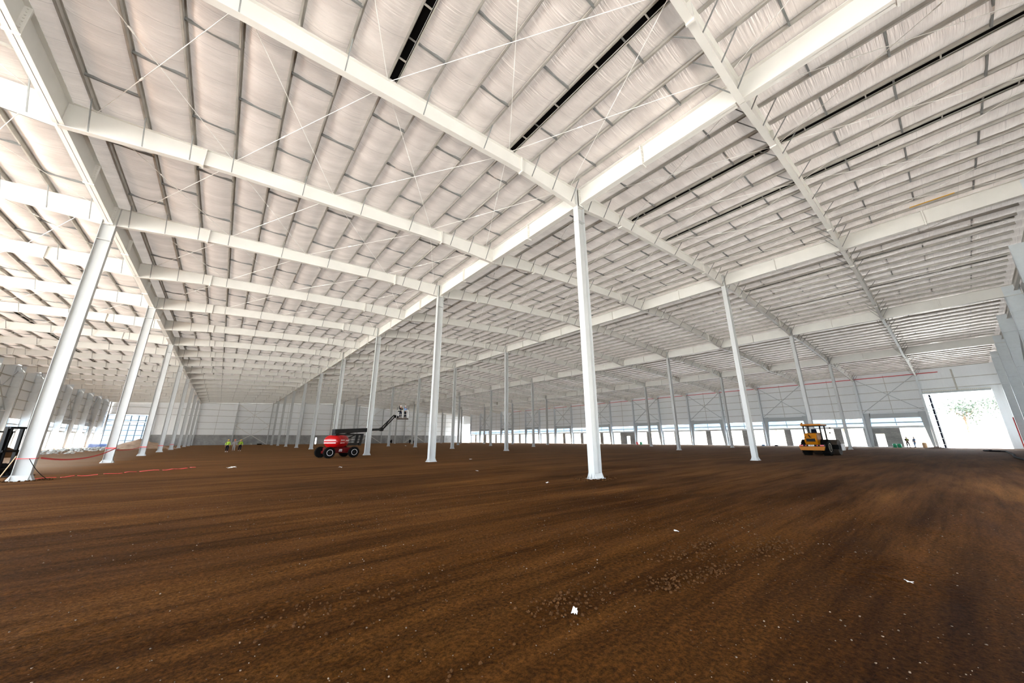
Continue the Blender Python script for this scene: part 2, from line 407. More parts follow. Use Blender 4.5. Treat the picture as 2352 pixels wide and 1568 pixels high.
# twin purlins; the shade in the gap between them is a black box
slots = []
for bay in (0, 1):
    for a, k in ((1, 6), (1, 10), (2, 3), (2, 6), (3, 3), (3, 8)): slots.append((bay, a, k))
for bay in range(4, 12): slots.append((bay, 0, 6))
for bay, a, k in slots:
    x = PX[a][k]; yc = (RY[bay]+RY[bay+1])/2; z = zt(x)
    e = empty('twin_purlin', (x, yc, z))
    tag(e, 'twin roof purlin with dark slot, %s bay from near end, %s, %s position' % (ORD[bay+1], AISLE[a].replace(' from left', ''), ORD[k+1]), 'purlin', 'twin purlins')
    mb = MB(); mb.box(.26, .284, -S/2+.1, S/2-.1, 0, .2); mb.box(.26, .34, -S/2+.1, S/2-.1, 0, .008); mb.build('outer_purlin', M['galv'], e)
    MB().box(.014, .258, -S/2+.1, S/2-.1, .06, .19).build('slot_shade', M['dark'], e)
    for t in (-.38, -.13, .12, .37): MB().box(.0145, .2575, t*S-.02, t*S+.02, .005, .055).build('spacer', M['galv'], e)

# ------------------------------------------------------------------ rafters (haunched I beams)
def rafter_mb(xa, xb, wall_a=False, wall_b=False):
    L_ = xb-xa; xsn = rng(xa+.02, xb-.02, 28)
    if xa < 32.77 < xb: pass
    def dep(x):
        t = min(x-xa, xb-x)
        return .76 + .33*max(0, 1-t/4.6)**1.1
    top = [(x, zt(x)) for x in xsn]; bot = [(x, zt(x)-dep(x)) for x in xsn]
    mb = MB(); n = len(xsn)
    poly = top+bot[::-1]
    # web
    vs = [(p[0], -.008, p[1]) for p in top+bot]+[(p[0], .008, p[1]) for p in top+bot]
    f = []
    for i in range(n-1):
        f += [(i, i+1, n+i+1, n+i), (2*n+i, 3*n+i, 3*n+i+1, 2*n+i+1)]
    mb.add(vs, f)
    for line, t in ((top, -.014), (bot, .014)):
        vs = []
        for (x, z) in line: vs += [(x, -.11, z), (x, .11, z), (x, .11, z+t), (x, -.11, z+t)]
        f = [(0, 1, 2, 3), (4*n-1, 4*n-2, 4*n-3, 4*n-4)]
        for i in range(n-1):
            for q in range(4): f.append((4*i+q, 4*i+4+q, 4*i+4+(q+1) % 4, 4*i+(q+1) % 4))
        mb.add(vs, f)
    return mb, dep
def plate(x, z0, z1): 
    return MB().box(x-.035, x+.035, -.125, .125, z0-.06, z1-.02)
fb = {}
sd_mesh = {}
for a in range(6):
    mb, dep = rafter_mb(LX[a], LX[a+1]); me = mb.mesh('rafter', M['steel'])
    sp_ = []
    for xs_ in (LX[a]+3.9, LX[a+1]-4.1):
        sp_.append(plate(xs_, zt(xs_)-dep(xs_), zt(xs_)).mesh('splice_plate', M['steel']))
    br = []
    for k in (0, 1, 2, 3, 5, 7, 9, 11, 12, 13):
        x = PX[a][k]; zb = zt(x)-dep(x)
        for s in (-1, 1): br.append((k, s, MB().bar((x, s*.10, zb+.03), (x, s*.72, zt(x)+.02), .035, .035).mesh('fly_brace', M['galvd'])))
    for r in range(1, 20):
        o = inst(me, 'rafter', (0, RY[r], 0))
        tag(o, 'haunched white steel rafter across the %s, row %s from near end wall' % (AISLE[a], ORD[r]), 'rafter', 'roof rafters')
        mids = [((LX[a]*(1-t)+LX[a+1]*t), RY[r], 14) for t in (0, .25, .5, .75, 1)]
        if not seen(mids): continue
        for m_ in sp_: inst(m_, 'splice_plate', (0, 0, 0), o)
        dmin = min(cz(p)[0] for p in mids if seen([p]))
        if dmin < 62:
            for (k, s, m_) in br: inst(m_, 'fly_brace', (0, 0, 0), o)
        elif dmin < 110:
            for (k, s, m_) in br:
                if s < 0 and k % 2: inst(m_, 'fly_brace', (0, 0, 0), o)

# ------------------------------------------------------------------ interior columns and girders
LINE = ['first', 'second', 'third', 'fourth', 'fifth']
for g, gx in enumerate(GX):
    H_ = zt(gx)
    shaft = MB().box(-.26, -.243, -.16, .16, .02, H_-.02); shaft.box(.243, .26, -.16, .16, .02, H_-.02); shaft.box(-.243, .243, -.007, .007, .02, H_-.02)
    sm_ = shaft.mesh('steel_column', M['column'])
    bpm = MB().box(-.36, .36, -.27, .27, -.03, .035).mesh('base_plate', M['column'])
    sk = MB()
    for sx in (-1, 1):
        for yy_ in (-.155, 0, .155): sk.prism([(0, .03), (.11, .03), (0, .26)], lambda p, q, sx=sx, yy_=yy_: (sx*(.26+p), yy_-.008, q), lambda p, q, sx=sx, yy_=yy_: (sx*(.26+p), yy_+.008, q))
        for xx_ in (-.25, .25): sk.prism([(0, .03), (.10, .03), (0, .26)], lambda p, q, sx=sx, xx_=xx_: (xx_-.008, sx*(.16+p), q), lambda p, q, sx=sx, xx_=xx_: (xx_+.008, sx*(.16+p), q))
    sk.box(-.24, .24, -.165, -.155, .03, .24); sk.box(-.24, .24, .155, .165, .03, .24)
    skm = sk.mesh('base_gussets', M['column'])
    cp = MB().box(-.28, .28, -.18, .18, H_-2.0, H_-1.97).mesh('splice_plate', M['column'])
    for ci in range(9):
        r = 2+2*ci
        if g == 0 and ci == 0: continue          # outside the frame, left of the camera
        o = inst(sm_, 'steel_column', (gx, RY[r], 0))
        tag(o, 'pale steel I-section column, %s in the %s column line from the left' % (ORD[ci+(0 if g == 0 else 1)], LINE[g]), 'column', 'interior columns')
        inst(bpm, 'base_plate', parent=o); inst(skm, 'base_gussets', parent=o); inst(cp, 'splice_plate', parent=o)
    # girders
    zb = H_-1.02
    rows = [0]+[2+2*i for i in range(9)]+[20]
    for i in range(len(rows)-1):
        ya = RY[rows[i]]+(.17 if i else -.76); yb = RY[rows[i+1]]-(.17 if i < 9 else 0)
        mb = MB().box(gx-.008, gx+.008, ya, yb, zb, H_)
        mb.box(gx-.15, gx+.15, ya, yb, zb, zb+.022); mb.box(gx-.15, gx+.15, ya, yb, H_-.022, H_)
        o = mb.build('girder', M['steel'])
        tag(o, 'deep cream steel girder on the %s column line, %s length from near end wall' % (LINE[g], ORD[i+1]), 'girder', 'main girders')
        ym = RY[rows[i]+1] if i else None
        sps = ([RY[rows[i]]+4.0, RY[rows[i+1]]-4.0] if i else [RY[1]-4, RY[1]+4])
        for ys_ in sps:
            bb = MB().box(gx-.17, gx+.17, ys_-.03, ys_+.03, zb-.05, H_-.02)
            if i < 3:
                for zz_ in rng(zb+.08, H_-.1, 7):
                    for sx in (-1, 1): bb.box(gx+sx*.09-.018, gx+sx*.09+.018, ys_-.06, ys_+.06, zz_-.018, zz_+.018)
            bb.build('splice_plate', M['steel'], o)
        for ys_, sy in ((ya+.02, 1), (yb-.02, -1)):
            bb = MB().box(gx-.155, gx+.155, ys_-.015, ys_+.015, zb-.06, H_-.022)
            if i < 3:
                for zz_ in rng(zb+.08, H_-.1, 6):
                    for sx in (-1, 1): bb.box(gx+sx*.09-.018, gx+sx*.09+.018, ys_+sy*.03-.02, ys_+sy*.03+.02, zz_-.018, zz_+.018)
            bb.build('end_plate', M['steel'], o)

# ------------------------------------------------------------------ roof tie rods
nodes = (0, 3, 6, 10, 13)
cnt = 0
for a in range(6):
    ylim = {0: 75, 1: 90, 2: 42, 3: 27, 4: 0, 5: 0}[a]
    for bay in range(0, 20):
        if RY[bay+1] > ylim: continue
        for q in range(4):
            xa, xb = PX[a][nodes[q]]+.05, PX[a][nodes[q+1]]-.05
            for s in (0, 1):
                p0 = Vector((xa, RY[bay]+.15 if s == 0 else RY[bay+1]-.15, zt(xa)-.12)); p1 = Vector((xb, RY[bay+1]-.15 if s == 0 else RY[bay]+.15, zt(xb)-.12-(.05 if s else 0)))
                if not seen([p0.lerp(p1, t) for t in (0, .25, .5, .75, 1)]): continue
                o = MB().tube(p0, p1, .013, n=5).build('tie_rod', M['rod'])
                tag(o, 'roof tie rod, %s, %s bay, %s panel, running %s to the right' % (AISLE[a].replace(' from left', ''), ORD[bay+1], ORD[q+1], 'away' if s == 0 else 'nearer'), 'rod', 'roof tie rods')
                pm0, pm1 = p0.lerp(p1, .36), p0.lerp(p1, .385)
                MB().tube(pm0, pm1, .03, n=6).build('turnbuckle', M['rod'], o)
                cnt += 1

# ------------------------------------------------------------------ side walls
GZ = (6.5, 8.0, 9.54, 11.09)
def side_wall(side):
    R_ = side == 'right'; X = XR if R_ else XL; s = -1 if R_ else 1     # s: direction into the hall
    def bx(mb, d0, d1, y0, y1, z0, z1):
        x0, x1 = X+s*d0, X+s*d1; return mb.box(min(x0, x1), max(x0, x1), y0, y1, z0, z1)
    top = zt(X)+.22
    mb = MB()
    if R_:
        bx(mb, -.12, -.02, YN, 2.38, 8.9, top); bx(mb, -.12, -.02, YN, -4.8, -.05, 8.9)
        bx(mb, -.12, -.02, 2.38, 144.2, 5.0, top); bx(mb, -.12, -.02, 144.2, YF, 8.4, top); y0w, y1w = 2.38, 144.2
    else:
        bx(mb, -.12, -.02, RY[6]+.1, YF-.2, 5.05, top); y0w, y1w = RY[6], YF  # unseen near stretch left open to let daylight in from the left
    wl = struct(mb.build('wall_'+side, M['cladY']))
    # lower piers of concrete
    mb = MB()
    for i in range(0, 20):
        ya, yb = RY[i], RY[i+1]; ym = (ya+yb)/2+.1
        if ya < y0w-1 or yb > y1w+1: continue
        if R_ and i in (1, 8):
            d0, d1 = ym-1.93 if i == 1 else ya+.5, ym+2.0 if i == 1 else ya+5.2
            if i == 1: d0, d1 = 6.2, 10.1; a0, a1 = 8.2, 9.35
            else: a0, a1 = ya+2.0, ya+3.1
            bx(mb, -.35, -.02, d0, a0, -.05, 3.3); bx(mb, -.35, -.02, a1, d1, -.05, 3.3); bx(mb, -.35, -.02, a0, a1, 2.3, 3.3)
        else: bx(mb, -.35, -.02, ym-.55, ym+.55, -.05, 3.3)
        bx(mb, -.35, -.02, yb-.35, yb+.45, -.05, 3.3)
    struct(mb.build('wall_%s_piers' % side, M['block']))
    mb = MB(); bx(mb, -.2, .06, y0w, y1w, 3.28, 3.64); struct(mb.build('trim_%d' % (1 if R_ else 2), M['wallsteel']))
    mb = MB(); bx(mb, -.3, .1, y0w, y1w, -.04, .12); struct(mb.build('trim_%d' % (3 if R_ else 4), M['white']))
    for i in range(0, 20):
        ya, yb = RY[i], RY[i+1]
        if ya < y0w-1 or yb > y1w+1: continue
        wn = MB(); bx(wn, -.06, -.05, ya+.12, yb-.12, 3.66, 4.98)
        wo = struct(wn.build('window_%d' % (i+(0 if R_ else 30)), M['poly']))
        fr = MB(); bx(fr, -.04, .08, ya+.1, yb-.1, 4.12, 4.30); bx(fr, -.04, .03, (ya+yb)/2-.05, (ya+yb)/2+.05, 3.65, 5.0); fr.build('window_rail', M['brace'], wo)
        for z in GZ:
            g_ = MB(); bx(g_, -.02, .16, ya+.1, yb-.1, z-.04, z+.04); g_.build('girt', M['galv'], wl)
        g_ = MB(); bx(g_, .0, .05, (ya+yb)/2-.03, (ya+yb)/2+.03, 5.2, top-.5); g_.build('sag_post', M['galv'], wl)
    side_l = 'right dock wall' if R_ else 'left side wall'
    if R_:
        for z in (9.54, 11.09):
            g_ = MB(); bx(g_, -.02, .16, YN+.1, RY[1]-.1, z-.04, z+.04); g_.build('girt', M['galv'], wl)
        g_ = MB(); bx(g_, .0, .06, -1.6, -1.4, 9.0, top-.5); g_.build('sag_post', M['galv'], wl)
    # wall columns
    D = .75 if R_ else 1.0
    for i in range(0, 20):
        if not R_ and (RY[i] < 60): continue
        if R_ and i == 0: continue
        top_c = zt(X)-.02
        mb = MB(); Yc = RY[i]
        bx(mb, 0, .018, Yc-.14, Yc+.14, 0, top_c); bx(mb, D-.018, D, Yc-.14, Yc+.14, 0, top_c-.75); bx(mb, .018, D-.018, Yc-.012, Yc+.012, 0, top_c-.03)
        o = mb.build('wall_column', M['wallsteel'])
        tag(o, 'grey steel column against the %s, %s from near end wall' % (side_l, ORD[i]), 'column', 'columns of the %s' % side_l)
        mb = MB(); bx(mb, -.05, D+.08, Yc-.2, Yc+.2, -.03, .03); mb.build('base_plate', M['wallsteel'], o)
        st = MB()
        for z in GZ: bx(st, .02, D-.02, Yc-.12, Yc+.12, z-.01, z+.01)
        st.build('stiffeners', M['wallsteel'], o)
    # braced bays
    for i in range(1, 19, 2):
        if not R_ and RY[i] < 60: continue
        ya, yb = RY[i], RY[i+1]
        e = empty('portal_frame', (X+s*.4, (ya+yb)/2, 0)); ox = -(X+s*.4); oy = -(ya+yb)/2
        tag(e, 'grey steel portal frame below the cross bracing, bay %s of the %s' % (ORD[i+1], side_l), 'frame', 'portal frames of the %s' % side_l)
        def pbx(mb, y0, y1, z0, z1, d0=.3, d1=.5):
            x0, x1 = X+s*d0+ox, X+s*d1+ox; return mb.box(min(x0, x1), max(x0, x1), y0+oy, y1+oy, z0, z1)
        pbx(MB(), ya+.9, yb-.9, 4.97, 5.77).build('beam', M['brace'], e)
        for sg, y0 in ((1, ya+.16), (-1, yb-.16)):
            mb = MB(); mb.prism([(y0, 5.9), (y0+sg*.85, 5.9), (y0+sg*.75, 4.9), (y0+sg*.30, 0), (y0, 0)],
                                lambda p, q: (X+s*.3+ox, p+oy, q), lambda p, q: (X+s*.5+ox, p+oy, q))
            mb.build('leg', M['brace'], e)
        pbx(MB(), ya+.3, yb-.3, 5.98, 6.04, .1, .6).build('top_rail', M['white'], e)
        for sg in (0, 1):
            z0, z1 = (6.1, 12.0) if sg == 0 else (12.0, 6.1)
            o = MB().bar((X+s*(.34+.1*sg), ya+.3, z0), (X+s*(.34+.1*sg), yb-.3, z1), .09, .09, (1, 0, 0)).build('diagonal_brace', M['brace'])
            tag(o, 'brace %s away from camera, bay %s of %s' % ('rising' if sg == 0 else 'falling', ORD[i+1], side_l), 'brace', 'cross braces of the %s' % side_l)
    return wl
side_wall('right'); side_wall('left')
# roller door hood over the near dock door
e = empty('roller_door_hood', (XR-.25, -1.2, 8.7))
tag(e, 'corrugated roller door hood above the big open door at the right', 'door hood')
MB().box(-.3, .25, -3.55, 3.55, 0, .28).build('hood_box', M['brace'], e)
mb = MB()
for k in range(38): mb.box(-.36, -.3, -3.5+k*.185, -3.5+k*.185+.09, .28, .42)
mb.build('corrugated_edge', M['rim'], e)
e = empty('door_guide', (XR-.15, 2.2, 0)); tag(e, 'tall pale ladder-like guide rail beside the big open door', 'door guide')
MB().box(-.06, .06, -.06, .06, 0, 8.7).build('rail', M['white'], e); MB().box(.1, .2, -.75, -.62, 0, 8.7).build('rail', M['white'], e)
for k in range(9): MB().box(.1, .16, -.62, -.06, .5+k*.95, .58+k*.95).build('rung', M['white'], e)
MB().box(.17, .2, -.62, -.42, 0, 8.6).build('brush_strip', M['navy'], e)

# ------------------------------------------------------------------ far end wall
mb = MB(); T = YF
mb.box(-16.3, 28.05, T+.02, T+.25, -.05, 3.2); mb.box(28.5, XR, T+.02, T+.25, -.05, 3.2); mb.box(28.05, 28.5, T+.02, T+.25, 2.3, 3.2)
struct(mb.build('wall_far_base', M['block']))
def gable(mb, x0, x1, y0, y1, z0):
    xs_ = [x0]+([32.77] if x0 < 32.77 < x1 else [])+[x1]
    for a_, b_ in zip(xs_[:-1], xs_[1:]):
        mb.add([(a_, y0, z0), (b_, y0, z0), (b_, y0, zt(b_)+.22), (a_, y0, zt(a_)+.22), (a_, y1, z0), (b_, y1, z0), (b_, y1, zt(b_)+.22), (a_, y1, zt(a_)+.22)],
               [(0,3,2,1),(4,5,6,7),(0,1,5,4),(1,2,6,5),(2,3,7,6),(3,0,4,7)])
mb = MB(); gable(mb, -16.3, XR, T+.1, T+.2, 3.2); gable(mb, XL, -16.3, T+.1, T+.2, 8.9)
wf = struct(mb.build('wall_far', M['cladX']))
for z in (5.07, 7.12, 9.18, 11.16):
    for a in range(1, 6):
        for h_ in (0, 1):
            x0 = LX[a]+h_*(LX[a+1]-LX[a])/2; x1 = x0+(LX[a+1]-LX[a])/2
            MB().box(x0+.12, x1-.12, T-.06, T+.1, z-.05, z+.05).build('girt', M['galv'], wf)
    if z > 9: MB().box(XL, -6.5, T-.06, T+.1, z-.05, z+.05).build('girt', M['galv'], wf)
for a in range(1, 6):
    for h_ in (0, 1):
        x0 = LX[a]+h_*(LX[a+1]-LX[a])/2; xm = x0+(LX[a+1]-LX[a])/4
        MB().box(xm-.035, xm+.035, T-.08, T-.06, 3.2, zt(xm)-.4).build('sag_post', M['galv'], wf)
        MB().box(x0, x0+9.8, T-.02, T+.06, zt(x0+4.9)-.9, zt(x0+4.9)-.8).build('eave_rail', M['galv'], wf)
k = 0
for a in range(0, 6):
    for h_ in (0, 1):
        x0 = LX[a]+h_*(LX[a+1]-LX[a])/2
        if a == 0: x0 = (-25.9, -16.3)[h_]
        k += 1; z1 = zt(x0)-.05
        mb = MB().box(x0-.13, x0+.13, T-.5, T-.48, 0, z1); mb.box(x0-.13, x0+.13, T-.1, T-.08, 0, z1); mb.box(x0-.012, x0+.012, T-.48, T-.1, 0, z1)
        o = mb.build('end_wall_post', M['column'])
        tag(o, 'white steel post against the far end wall, %s from the left' % ORD[k], 'post', 'posts of the far end wall')
        MB().box(x0-.18, x0+.18, T-.58, T-.05, -.03, .03).build('base_plate', M['column'], o)
for j, (x0, x1) in enumerate(((3.3, 13.04), (42.6, 52.5), (62.3, 72.2))):
    for lv, (z0, z1) in enumerate(((.15, 6.2), (6.3, zt(x0)-1.0))):
        for sg in (0, 1):
            o = MB().bar((x0+.15, T-.58-.12*sg, z0 if sg else z1), (x1-.15, T-.58-.12*sg, z1 if sg else z0), .14, .14, (0, 1, 0)).build('diagonal_brace', M['steel'])
            tag(o, '%s brace %s to the right on the far end wall, %s braced panel from left' % (('lower', 'upper')[lv], ('falling', 'rising')[sg], ORD[j+1]), 'brace', 'far end wall braces')
# glazed grid in the left corner of the far wall
wo = struct(MB().box(XL+.3, -16.5, T+.12, T+.14, 0, 8.7).build('window_60', M['poly']))
mb = MB()
for x in rng(XL+.3, -16.5, 6): mb.box(x-.12, x+.12, T, T+.1, 0, 8.7)
for z in rng(.1, 8.7, 6): mb.box(XL+.3, -16.5, T+.01, T+.09, z-.09, z+.09)
mb.build('mullions', mat('blue grey mullion', (.16, .22, .28), .5), wo)
MB().box(XL+.3, -16.5, T-.12, T, 6.7, 6.95).build('transom', M['white'], wo)
# far end rafters along the end wall and the near end wall
for nm, Y in (('far', T-.3), ('near', YN+.5)):
    for a in range(6):
        if nm == 'near' and a < 2: continue
        xa, xb = LX[a], LX[a+1]
        mb = MB().bar((xa, Y, zt(xa)-.3), (xb, Y, zt(xb)-.3), .2, .02, ou=.28); mb.bar((xa, Y, zt(xa)-.3), (xb, Y, zt(xb)-.3), .2, .02, ou=-.28); mb.bar((xa, Y, zt(xa)-.3), (xb, Y, zt(xb)-.3), .015, .54)
        tag(mb.build('end_rafter', M['steel']), 'light end rafter above the %s end wall, %s' % (nm, AISLE[a]), 'rafter', '%s end wall rafters' % nm)

# ------------------------------------------------------------------ near end wall (full on the right, unseen rest left partly open for daylight)
mb = MB(); gable(mb, 31.0, XR+.1, YN-.12, YN, -.05); gable(mb, -16.0, 31.0, YN-.12, YN, 3.2); wn_ = struct(mb.build('wall_near', M['cladY']))
for z in (2.2, 4.4, 6.5, 8.6, 10.6, 12.3):
    for x0 in (32.77, 42.6, 52.5, 62.35, 72.24, 82.1):
        MB().box(x0+.15, x0+9.7, YN, YN+.18, z-.04, z+.04).build('girt', M['galv'], wn_)
for n_, x0 in enumerate((82.1, 72.24, 62.35, 52.5, 42.6, 32.77)):
    z1 = zt(x0)-.03
    mb = MB().box(x0-.15, x0+.15, YN+.2, YN+.22, 0, z1); mb.box(x0-.15, x0+.15, YN+1.18, YN+1.2, 0, z1-1.0); mb.box(x0-.013, x0+.013, YN+.22, YN+1.18, 0, z1-.04)
    o = mb.build('end_wall_column', M['wallsteel'])
    tag(o, 'deep grey column along the near end wall, %s from the big open door' % ORD[n_+1], 'column', 'columns of the near end wall')
    st = MB()
    for z in (2.2, 4.4, 6.5, 8.6, 10.6, 12.3): st.box(x0-.13, x0+.13, YN+.23, YN+1.17, z-.01, z+.01)
    st.build('stiffeners', M['wallsteel'], o)
    cl_ = MB()
    for z in (2.2, 4.4, 6.5, 8.6): cl_.box(x0-.5, x0-.15, YN+1.1, YN+1.13, z-.02, z+.02)
    cl_.build('cleats', M['white'], o)
o = MB().bar((52.7, YN+.7, 14.0), (62.2, YN+.7, 8.0), .1, .1, (0, 1, 0)).build('diagonal_brace', M['brace'])
tag(o, 'diagonal brace between columns high on the near end wall', 'brace')
# fire pipes
p = MB().tube((XR-.45, -.07, 12.2), (XR-.45, 116, 12.2), .065, n=8).build('fire_pipe', M['redpipe'])
tag(p, 'long red pipe running along the top of the right dock wall', 'pipe')
p = MB().tube((81.7, YN+1.3, 0), (81.7, YN+1.3, 4.2), .06, n=8).build('riser_pipe', M['redpipe']); tag(p, 'short red riser pipe on the near end wall beside the big door', 'pipe')
o = MB().bar((31.5, -1.1, zt(31.5)-.02), (31.5, -2.9, zt(31.5)-.02), .10, .02).build('yellow_strap', M['strap']); tag(o, 'yellow strap lying along the roof beside the ridge girder', 'strap')

# ================================================================== machines
def wheel(e, c, axis, R_, W_, name='wheel', rimmat='rimw', lugs=20, rr=.55, face=1):
    """tyre with lugs > rim ; c = centre, axis = outward unit vector"""
    c = Vector(c); ax = Vector(axis).normalized()
    mb = MB(); mb.lathe(c-ax*W_/2, ax, [(0, R_*.60), (.01, R_*.90), (W_*.15, R_*.97), (W_*.5, R_), (W_*.85, R_*.97), (W_-.01, R_*.90), (W_, R_*.60)], 28)
    t = Vector((0,0,1)); sd = ax.cross(t).normalized(); u = t
    for k in range(lugs):
        q = 2*PI*k/lugs; d = sd*math.cos(q)+u*math.sin(q); tg = -sd*math.sin(q)+u*math.cos(q)
        for s in (-1, 1):
            p = c+d*(R_*.985)+tg*(s*R_*.04)
            mb.bar(p+ax*(s*.02), p+ax*(s*W_*.5)+tg*(R_*.09), R_*.09, R_*.07, d)
    w_ = mb.build(name, M['rubber'], e)
    o = MB().lathe(c+ax*(W_*.5-.07), ax, [(0, R_*rr), (.075, R_*rr), (.08, R_*rr*.93), (.03, R_*rr*.80), (.02, R_*.1)], 24).build('rim', M[rimmat], w_)
    MB().lathe(c+ax*(W_*.5-.05), ax, [(0, R_*.3), (.05, R_*.28), (.06, R_*.1)], 12).build('hub', M['black'], w_)
    return w_
def superpod(c, dx, dy, dz, ang, p=3.0, n=28, m=16, cut=None):
    mb = MB(); vs = []; ca, sa = math.cos(ang), math.sin(ang)
    def sp(v, e): return math.copysign(abs(v)**(2/e), v)
    for j in range(m+1):
        ph = -PI/2+PI*j/m
        for i in range(n):
            th = 2*PI*i/n
            x = dx*sp(math.cos(ph), p)*sp(math.cos(th), p); y = dy*sp(math.cos(ph), p)*sp(math.sin(th), p); z = dz*sp(math.sin(ph), p*.85)
            vs.append((c[0]+x*ca-y*sa, c[1]+x*sa+y*ca, c[2]+z))
    return mb.add(vs, [(j*n+i, j*n+(i+1) % n, (j+1)*n+(i+1) % n, (j+1)*n+i) for j in range(m) for i in range(n)])

# ---- red boom lift
wc = [(8.15, 37.1), (10.39, 37.4), (7.85, 39.38), (10.09, 39.68)]
cxm = sum(p[0] for p in wc)/4; cym = sum(p[1] for p in wc)/4
A0 = math.atan2(wc[1][1]-wc[0][1], wc[1][0]-wc[0][0])
e = empty('boom_lift', (cxm, cym, 0))
tag(e, 'red articulated boom lift on four big tyres with raised black boom', 'boom lift')
fx = Vector((math.cos(A0), math.sin(A0), 0)); fy = Vector((-fx.y, fx.x, 0))
def lw(p, sgn): wheel(e, (p[0]-cxm, p[1]-cym, .5), fy*sgn, .5, .36)
lw(wc[0], -1); lw(wc[1], -1); lw(wc[2], 1); lw(wc[3], 1)
ch = MB().bar(fx*-1.15+Vector((0,0,.68)), fx*1.15+Vector((0,0,.68)), 1.15, .50)
ch.build('chassis', M['dred'], e, bevel=.04)
for sx in (-1.02, 1.02):
    MB().bar(fx*sx-fy*.95+Vector((0,0,.5)), fx*sx+fy*.95+Vector((0,0,.5)), .22, .22).build('axle', M['dred'], e)
mb = MB()   # arched mark on the chassis side
q0 = fx*.10-fy*.585+Vector((0,0,.66))
for (a_, b_, h0, h1) in ((-.13, -.09, -.1, .1), (-.02, .02, -.1, .1), (.09, .13, -.1, .1)):
    mb.bar(q0+fx*a_+Vector((0,0,h0)), q0+fx*(a_+.03)+Vector((0,0,h1)), .012, .045, fx)
mb.bar(q0+fx*-.12+Vector((0,0,.1)), q0+fx*.14+Vector((0,0,.1)), .012, .04)
mb.build('chassis_mark', M['white'], e)
MB().lathe((0,0,.9), (0,0,1), [(0, .42), (.12, .42)], 20).build('slew_ring', M['black'], e)
root = Vector((8.61-cxm, 37.84-cym, 0)); kn = Vector((15.35-cxm, 44.58-cym, 0)); bdv = (kn-root).normalized(); bs = Vector((bdv.y, -bdv.x, 0))
ang = math.atan2(bdv.y, bdv.x)
tc_ = Vector((.0, .15, 0))
for sgn in (1, -1):
    c_ = tc_+bs*(sgn*.42)-bdv*.15
    pod = superpod((c_.x, c_.y, 1.50), 1.0, .44, .60, ang, p=2.6).build('turret_cover', M['red'], e, smooth=True)
    mb = MB()
    for z_, l0, l1 in ((1.62, -.7, -.1), (1.60, .12, .7), (1.36, -.75, -.05)):
        a_ = c_+bs*(sgn*.425)+bdv*l0; b_ = c_+bs*(sgn*.425)+bdv*l1; a_.z = b_.z = z_; mb.bar(a_, b_, .02, .05)
    mb.build('white_stripe', M['white'], pod)
back_ = superpod((tc_.x-bdv.x*.8, tc_.y-bdv.y*.8, 1.50), .50, .84, .60, ang, p=2.6).build('counterweight', M['red'], e, smooth=True)
mb = MB()
for z_ in (1.62, 1.36):
    p_ = tc_-bdv*1.29; a_ = p_+bs*.6; b_ = p_-bs*.6; a_.z = b_.z = z_; mb.bar(a_, b_, .02, .06)
mb.build('white_stripe', M['white'], back_)
b_ = tc_-bdv*.7; MB().lathe((b_.x, b_.y, 1.93), (0,0,1), [(0, .05), (.12, .05), (.14, .03)], 10).build('beacon', M['yellow'], e)
def P3(t, z, s=0.): v = root+bdv*t+bs*s; return Vector((v.x, v.y, z))
MB().bar(P3(-.2, 1.9), P3(.45, 1.9), .4, .7).build('turret_post', M['black'], e)
fe = 4.55     # length of the folded lower arms
mb = MB()
mb.bar(P3(.35, 1.20, .2), P3(fe, 1.22, .2), .10, .24)
mb.bar(P3(.35, 1.20, -.2), P3(fe, 1.22, -.2), .10, .24)
mb.build('lower_arm', M['black'], e)
mb = MB(); mb.bar(P3(.0, 2.12, .2), P3(fe+.2, 2.20, .2), .10, .17); mb.bar(P3(.0, 2.12, -.2), P3(fe+.2, 2.20, -.2), .10, .17); mb.build('upper_arm', M['black'], e)
mb = MB()
for s in (.2, -.2):
    mb.bar(P3(.35, 1.50, s), P3(fe, 1.52, s), .07, .06); mb.bar(P3(.35, 1.80, s), P3(fe, 1.82, s), .07, .06)
mb.build('tie_bars', M['black'], e)
mb = MB()
for s in (.27, -.27): mb.prism([(fe-.45, 1.05), (fe-.05, 1.05), (fe+.35, 2.28), (fe-.15, 2.28)], lambda p, q, s=s: P3(p, q, s-.03), lambda p, q, s=s: P3(p, q, s+.03))
mb.build('end_link', M['black'], e)
MB().tube(P3(.6, 1.35), P3(fe-1.0, 2.1), .06).build('lift_cylinder', M['black'], e)
Kz = 2.86; bl = (kn-root).length
mb = MB().bar(P3(-.25, 2.42), P3(bl*.62, 2.42+(Kz-2.42)*.62), .34, .42); mb.build('main_boom', M['black'], e, bevel=.02)
MB().bar(P3(bl*.5, 2.42+(Kz-2.42)*.5), P3(bl, Kz), .22, .26).build('boom_extension', M['black'], e)
MB().tube(P3(.9, 2.05), P3(3.2, 2.42), .07).build('boom_cylinder', M['black'], e)
J = Vector((17.46-cxm, 46.23-cym, 4.62)); K = P3(bl, Kz); jd = (J-K).normalized(); js = jd.cross(Vector((0,0,1))).normalized(); ju = js.cross(jd)
for s in (-1, 1): MB().bar(K+ju*(.17*s), J+ju*(.15*s), .12, .09).build('jib_bar', M['black'], e)
MB().tube(K-ju*.1+jd*.5, K+ju*.1+jd*2.0, .05).build('jib_cylinder', M['black'], e)
MB().tube(K-js*.18, K+js*.18, .22, n=14).build('knuckle', M['black'], e)
